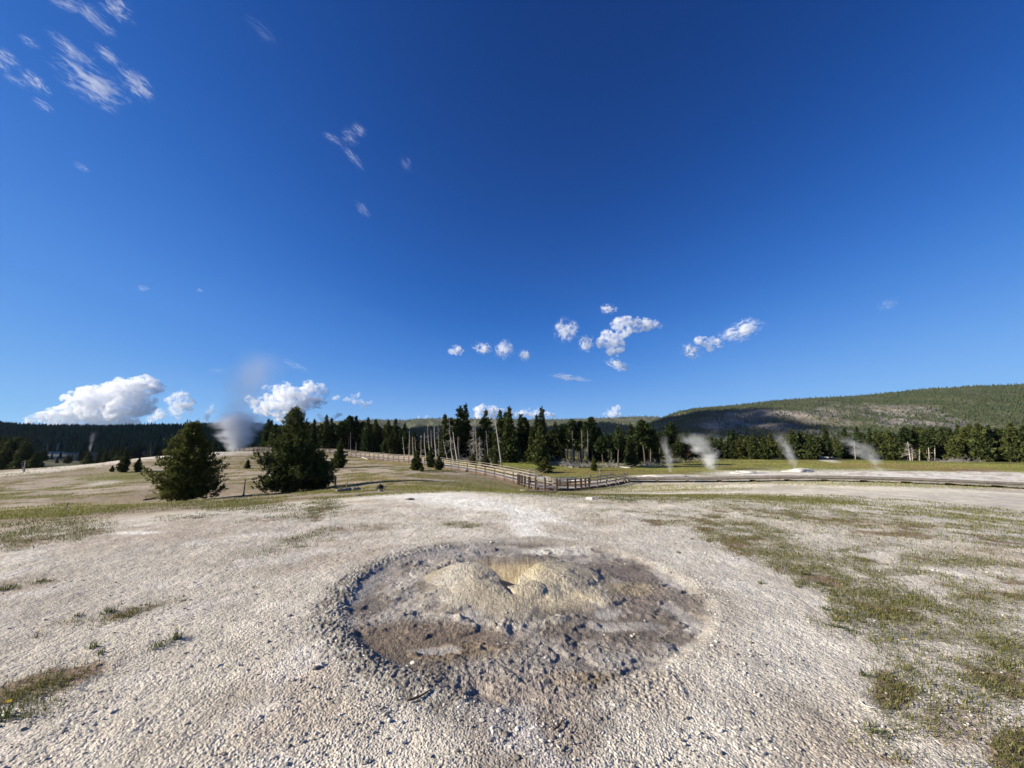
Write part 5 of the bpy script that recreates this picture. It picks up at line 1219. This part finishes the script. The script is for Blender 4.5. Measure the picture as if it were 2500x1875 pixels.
ICO = ico(2)
def cloud_mat(name, dens, px):
    """sunlit vapour, eaten away by finer and finer turbulence; px is the size of a photograph pixel at the cloud"""
    t = NT(name); t.n.remove(t.p)
    p = t.node('ShaderNodeVectorMath', {0: t.coord(), 'Scale': 1.0 / (13 * px)}, operation='SCALE').outputs[0]
    n = t.noise(1.0, p, 6, 0.62, 0.35)
    d = t.math('MULTIPLY', t.math('MULTIPLY', t.math('SUBTRACT', n, 0.465, clamp=True), 13.0), dens)
    v = t.node('ShaderNodeVolumePrincipled', {'Color': rgb(1, 1, 1), 'Density': d, 'Anisotropy': 0.0})
    t.l.new(v.outputs[0], t.out.inputs['Volume'])
    t.m.cycles.volume_step_rate = 0.12
    return t.m
def cumulus(circles, Y, dens, label, seed, voxel_px=1.1, kids=16, group=None, world_pts=None):
    rng = np.random.default_rng(5000 + seed); S = []
    if world_pts is not None: S = [(np.array(c), r) for c, r in world_pts]
    else:
        for px, py, r in circles:
            R = r * Y / F_PX * 1.2; S.append((at(px, py, Y + rng.uniform(-0.3, 0.3) * R), R))
    out = list(S)
    for c, R in S:
        for k in range(kids):
            d = rng.normal(0, 1, 3); d[2] = abs(d[2]) * 0.9 - 0.25; d /= np.linalg.norm(d); out.append((c + d * R * 0.9, R * rng.uniform(0.14, 0.42)))
    m = MB()
    for c, R in out: m.add(ICO[0] * R + c, None, ICO[1])
    o0 = np.mean([c for c, _ in S], axis=0); m.v = [v - o0 for v in m.v]
    me = mesh_np('tmp', np.concatenate(m.v), None, np.concatenate(m.t)); tmp = link('tmp', me)
    rm = tmp.modifiers.new('r', 'REMESH'); rm.mode = 'VOXEL'; rm.voxel_size = voxel_px * Y / F_PX if world_pts is None else 45
    dg = bpy.context.evaluated_depsgraph_get(); me2 = bpy.data.meshes.new_from_object(tmp.evaluated_get(dg)); bpy.data.objects.remove(tmp)
    n = len(me2.vertices); V = np.zeros(n * 3, np.float32); me2.vertices.foreach_get('co', V); V = V.reshape(-1, 3)
    N = np.zeros(n * 3, np.float32); me2.vertices.foreach_get('normal', N); N = N.reshape(-1, 3)
    sc = 9 * (Y if world_pts is None else 2500) / F_PX
    def bil(k, q): return np.abs(2 * noise3(V / sc * k + 100 + 31 * q, seed + q) - 1)
    V = V + N * (0.9 * (bil(0.8, 0) - 0.35) + 0.55 * (bil(1.9, 1) - 0.35) + 0.35 * (bil(4.1, 2) - 0.35))[:, None] * sc * 0.55
    me2.vertices.foreach_set('co', V.astype(np.float32).ravel()); me2.update(); me2.name = 'cumulus_cloud'
    me2.materials.clear(); me2.materials.append(cloud_mat('cloud_vapour', dens * (1.7 if Y > 10000 else 2.4), Y / F_PX if world_pts is None else 8.0)); me2.polygons.foreach_set('use_smooth', np.ones(len(me2.polygons), bool))
    o = link('cumulus_cloud', me2); o.location = o0
    return tag(o, label, 'cloud', group)
CY_ = 14000
cumulus([(85, 1016, 8), (110, 1018, 14), (140, 1012, 18), (165, 1000, 16), (200, 984, 26), (235, 974, 28), (270, 967, 29), (310, 960, 30), (345, 946, 24), (362, 939, 18), (384, 948, 14), (70, 1026, 9), (300, 1008, 30), (240, 1012, 30), (180, 1018, 20), (350, 992, 22), (120, 1030, 12), (160, 1034, 14), (210, 1036, 14), (260, 1036, 14), (325, 1032, 12)], CY_, 0.0030, 'largest white cumulus bank low on the left above the dark ridge', 1)
cumulus([(388, 1012, 11), (372, 1022, 9), (395, 1004, 7), (425, 980, 13), (440, 970, 14), (455, 985, 13), (460, 1000, 9), (430, 1002, 13), (435, 1016, 8), (405, 975, 6)], 11000, 0.0030, 'small cumulus heap at the right of the largest low bank', 2)
cumulus([(518, 993, 6), (514, 1003, 8), (508, 1014, 6), (502, 1024, 6)], 11000, 0.0028, 'slanting little white cloud left of the steam column', 3)
cumulus([(608, 975, 9), (622, 985, 12), (632, 972, 5), (650, 968, 8), (646, 946, 5), (660, 950, 7), (680, 952, 12), (698, 942, 9), (700, 975, 24), (680, 985, 22), (660, 996, 18), (735, 962, 16), (755, 946, 13), (780, 950, 13), (792, 962, 10), (750, 980, 22), (720, 1003, 22), (690, 1015, 18), (775, 982, 14), (640, 1000, 14), (720, 960, 12)], CY_, 0.0030, 'tall white cumulus bank behind the tip of the tall pointed pine', 4)
cumulus([(817, 972, 6), (825, 970, 6)], 11000, 0.003, 'tiny white puff just right of the tall cumulus bank', 5)
cumulus([(848, 976, 7), (862, 970, 7), (874, 964, 6), (866, 980, 7), (880, 982, 7), (888, 990, 7)], 11000, 0.0028, 'small slanting cumulus right of the tall bank', 6)
cumulus([(901, 983, 4), (907, 981, 5)], 11000, 0.003, 'tiny lone puff rightmost of the left cloud group', 7)
cumulus([(780, 1014, 6), (783, 1022, 7), (815, 1020, 6), (826, 1014, 6), (800, 1026, 8)], CY_, 0.003, 'low white cloud peeking over the shaded wood', 8)
cumulus([(1021, 1019, 4), (1040, 1018, 5)], 16000, 0.003, 'two tiny white cloud tops over the far hill', 9)
cumulus([(1165, 1002, 9), (1176, 998, 10), (1190, 1004, 12), (1202, 998, 8), (1215, 1004, 8), (1225, 1006, 8), (1170, 1014, 10), (1200, 1014, 10), (1245, 1010, 9)], 16000, 0.003, 'white cumulus behind the thin topped pine of the central stand', 10)
cumulus([(1262, 1014, 8), (1275, 1012, 8), (1290, 1007, 8), (1305, 1012, 9), (1315, 1006, 8), (1335, 1013, 8), (1350, 1016, 6)], 16000, 0.003, 'low white cumulus either side of the tallest central spruce', 11)
cumulus([(1486, 1003, 6), (1500, 1000, 8), (1507, 995, 7), (1495, 1010, 9), (1510, 1012, 7), (1478, 1014, 6), (1538, 1013, 4)], 16000, 0.003, 'small thumb shaped cumulus on the horizon left of the big hill', 12)
UP = 9000
cumulus([(1104, 856, 9), (1112, 849, 8), (1118, 856, 10), (1124, 862, 6)], UP, 0.0022, 'small compact puff leftmost of the mid sky clouds', 13)
cumulus([(1470, 836, 14), (1482, 818, 13), (1500, 834, 18), (1494, 856, 13), (1504, 792, 13), (1525, 788, 15), (1525, 808, 16), (1554, 794, 17), (1579, 794, 15), (1599, 792, 11), (1612, 797, 6), (1512, 850, 12), (1500, 870, 8)], UP, 0.0022, 'largest mid sky cloud, hooked like an arch', 18)
cumulus([(1704, 832, 10), (1720, 834, 12), (1738, 830, 8), (1750, 834, 9), (1758, 842, 8), (1735, 850, 9)], UP, 0.0022, 'plump white cloud, middle of the three at the right', 21)

def wisp_mat(name, scale, thresh, stretch=(1.0, 1.9, 1.5)):
    t = NT(name); t.n.remove(t.p); p = t.coord('Object'); oi = t.node('ShaderNodeObjectInfo')
    d2 = t.node('ShaderNodeVectorMath', {0: p}, operation='LENGTH').outputs['Value']
    sh = t.math('SUBTRACT', 1.0, t.math('POWER', d2, 2), clamp=True)
    off = t.node('ShaderNodeVectorMath', {0: (37.0, 91.0, 53.0), 'Scale': oi.outputs['Random']}, operation='SCALE').outputs[0]
    q = t.node('ShaderNodeVectorMath', {0: p, 1: off}, operation='ADD').outputs[0]
    q = t.node('ShaderNodeMapping', {'Vector': q, 'Scale': stretch}).outputs[0]
    n = t.noise(scale, q, 6, 0.60, 0.9)
    nn = t.math('SUBTRACT', n, t.math('MULTIPLY_ADD', sh, -0.20, thresh), clamp=True)
    den = t.math('MULTIPLY', t.math('MULTIPLY', nn, sh), oi.outputs['Alpha'])
    v = t.node('ShaderNodeVolumePrincipled', {'Color': rgb(1, 1, 1), 'Density': den, 'Anisotropy': 0.0})
    t.l.new(v.outputs[0], t.out.inputs['Volume']); t.m.cycles.volume_step_rate = 0.35; return t.m
WISP, FAINT = wisp_mat('wispy_vapour', 2.4, 0.685), wisp_mat('ragged_vapour', 2.6, 0.66, (1.3, 1.0, 1.0))
SPH = mesh_np('wispy_cloud', ICO[0], None, ICO[1])
R_, U_ = np.array([1.0, 0, 0]), np.array([0, -math.sin(PITCH), math.cos(PITCH)])
def wisp(px, py, rx, ry, rot, k, label, mat=None, Y=4000.0):
    c = at(px, py, Y); s = np.linalg.norm(c) / F_PX * (np.linalg.norm([(px - CX), (py - CY), F_PX]) / F_PX) ** 0 * F_PX / math.sqrt((px - CX) ** 2 + (py - CY) ** 2 + F_PX ** 2)
    a = math.radians(rot); ex = R_ * math.cos(a) - U_ * math.sin(a); ey = R_ * math.sin(a) + U_ * math.cos(a); ez = np.cross(ex, ey)
    me = SPH.copy(); me.materials.append(mat or WISP); o = link('wispy_cloud', me)
    M = Matrix(np.stack([ex * rx * s, ey * ry * s, ez * ry * s], 1).tolist()).to_4x4(); M.translation = Vector(c.tolist())
    o.matrix_world = M; o.color = (1, 1, 1, k / (ry * s))
    return tag(o, label, 'cloud')
WK = 9.5
for a in [(226, 205, 95, 46, 33, 1.3 * WK, 'largest bright wispy cloud high on the left'), (336, 205, 52, 26, 42, 1.2 * WK, 'bright tail at the right end of the largest wispy cloud'), (172, 120, 72, 18, 38, .9 * WK, 'long diagonal wisp above the largest wispy cloud'),
          (265, 137, 52, 15, 36, .9 * WK, 'short diagonal wisp with a bright end, above the right of the largest'), (232, 45, 70, 20, 42, .7 * WK, 'steep diagonal wisp near the top border'), (284, 18, 50, 28, 36, .7 * WK, 'wide feathery wisp cut by the top border'),
          (160, 10, 62, 16, 20, .6 * WK, 'streaky wisp touching the top border, leftmost of three'), (86, 200, 44, 17, 42, 1.1 * WK, 'bright spindle shaped wisp left of the largest wispy cloud'), (14, 138, 44, 16, 40, .7 * WK, 'wisp cut by the left border'),
          (106, 256, 38, 11, 36, .6 * WK, 'small wisp low left below the spindle shaped one'), (36, 196, 48, 11, 28, .4 * WK, 'faint streak between the left border and the spindle'), (70, 102, 34, 12, 28, .35 * WK, 'faint curl of cloud in the upper left corner sky'), (5, 160, 22, 12, 50, .5 * WK, 'tiny wisp hugging the left border'),
          (812, 338, 32, 11, 30, .55 * WK, 'thin hooked wisp, left of the three central high wisps'), (853, 335, 30, 18, 45, .5 * WK, 'small tangled wisp, middle of the three central high wisps'), (876, 316, 26, 14, 45, .6 * WK, 'small bright wisp, highest of the three central ones'),
          (861, 384, 44, 12, 48, .55 * WK, 'steep thin wisp below the three central high wisps'), (884, 509, 28, 13, 48, .45 * WK, 'lonely small wisp in the middle left sky'), (990, 400, 22, 14, 60, .28 * WK, 'very faint wisp right of the central ones'),
          (198, 407, 26, 10, 25, .35 * WK, 'faint small wisp alone in the left sky'), (722, 892, 46, 11, 22, .40 * WK, 'faint streak of cloud above the tall cumulus bank'), (535, 905, 30, 7, 5, .25 * WK, 'faint flat streak left above the steam column'),
          (350, 704, 18, 9, 8, .6 * WK, 'small white puff alone above the largest low bank'), (488, 709, 12, 6, 5, .4 * WK, 'tiny pale puff right of the lone small puff'), (2166, 744, 18, 22, 60, .32 * WK, 'faint upright wisp alone in the right sky'), (640, 76, 60, 20, 38, .12 * WK, 'barely visible veil left of centre at the top')]:
    wisp(a[0], a[1], a[2] * 1.3, a[3] * 1.45, *a[4:])
for a in [(1178, 850, 26, 16, 10, 26, 'ragged cloud with two heads, its left half, right of the small compact puff'), (1230, 852, 26, 26, -20, 26, 'ragged cloud head right of the two headed one, left of the faint wedge'), (1281, 868, 18, 15, 20, 34, 'faint wedge of cloud right of the two headed cloud'),
          (1382, 806, 34, 28, 25, 30, 'ragged triangular cloud left of the big hooked cloud'), (1430, 838, 20, 22, 0, 34, 'faint little cloud just left of the big hooked cloud'), (1508, 890, 34, 14, 20, 34, 'faint flat cloud below the hooked cloud'), (1485, 755, 22, 13, 5, 34, 'faint tiny cloud above the hooked cloud'),
          (1686, 857, 26, 20, 20, 30, 'small pale cloud, lowest of the three at the right'), (1810, 808, 54, 26, -22, 30, 'ragged pale cloud, highest of the three at the right'), (1390, 922, 50, 9, 8, 20, 'very faint thread of cloud under the mid sky clouds')]:
    wisp(a[0], a[1], a[2] * 1.3, a[3] * 1.3, *a[4:], FAINT, 9000.0)

# unseen clouds added beyond the left border to cast shade on the ridge, the hilltop wood and the end of the big hill
rq = np.random.default_rng(77)
def shadow_cloud(poly, z, spacing, label, seed):
    k = (z - 10) / math.tan(SUN_EL); sh = np.array([-SUN_TRAVEL[0], -SUN_TRAVEL[1]]) / math.hypot(*SUN_TRAVEL) * k
    poly = np.array(poly, float); lo, hi = poly.min(0), poly.max(0); W_ = []
    for gx in np.arange(lo[0], hi[0], spacing):
        for gy in np.arange(lo[1], hi[1], spacing * 0.85):
            x, y = gx + rq.uniform(-.2, .2) * spacing, gy + rq.uniform(-.2, .2) * spacing
            ins = False
            for (x1, y1), (x2, y2) in zip(poly, np.roll(poly, -1, 0)):
                if (y1 > y) != (y2 > y) and x < (x2 - x1) * (y - y1) / (y2 - y1) + x1: ins = not ins
            if ins: W_.append(((x + sh[0], y + sh[1], z + rq.uniform(-30, 30)), spacing * rq.uniform(.62, .8)))
    return cumulus(None, 0, 0.02, label, seed, kids=3, world_pts=W_)
shadow_cloud([(-2600, 230), (-330, 225), (-150, 205), (-95, 190), (-75, 300), (-110, 480), (-420, 1500), (-2600, 1600)], 900, 85, 'broad unseen cloud added far outside the left border to shade the ridge and valley', 60)
shadow_cloud([(-200, 146), (-100, 140), (-80, 126), (-26, 122), (6, 140), (6, 215), (-90, 235), (-200, 235)], 900, 24, 'small unseen cloud added outside the left border to shade the hilltop wood', 61)
shadow_cloud([(290, 620), (520, 620), (760, 980), (900, 1200), (500, 1260), (400, 950)], 1500, 80, 'medium unseen cloud added outside the left border to shade the near end of the big hill', 62)
shadow_cloud([(-560, 1100), (640, 1100), (640, 1900), (-560, 2000)], 1500, 130, 'unseen cloud added outside the left border to shade the low hill at the horizon', 63)

# ------------------------------------------------------------------ the air
def air(density):
    V = [[x, y, z] for x in (-9700, 9700) for y in (-9700, 9700) for z in (-14, 380)]
    me = mesh_np('haze', V, [[0, 1, 3, 2], [4, 6, 7, 5], [0, 4, 5, 1], [2, 3, 7, 6], [0, 2, 6, 4], [1, 5, 7, 3]])
    t = NT('thin_air'); t.n.remove(t.p)
    v = t.node('ShaderNodeVolumePrincipled', {'Color': rgb(0.80, 0.90, 1.0), 'Density': density, 'Anisotropy': 0.1})
    t.l.new(v.outputs[0], t.out.inputs['Volume']); me.materials.append(t.m)
    return tag(link('haze', me), 'thin bluish air that pales the far hills', 'haze', kind='stuff')
air(0.000022)
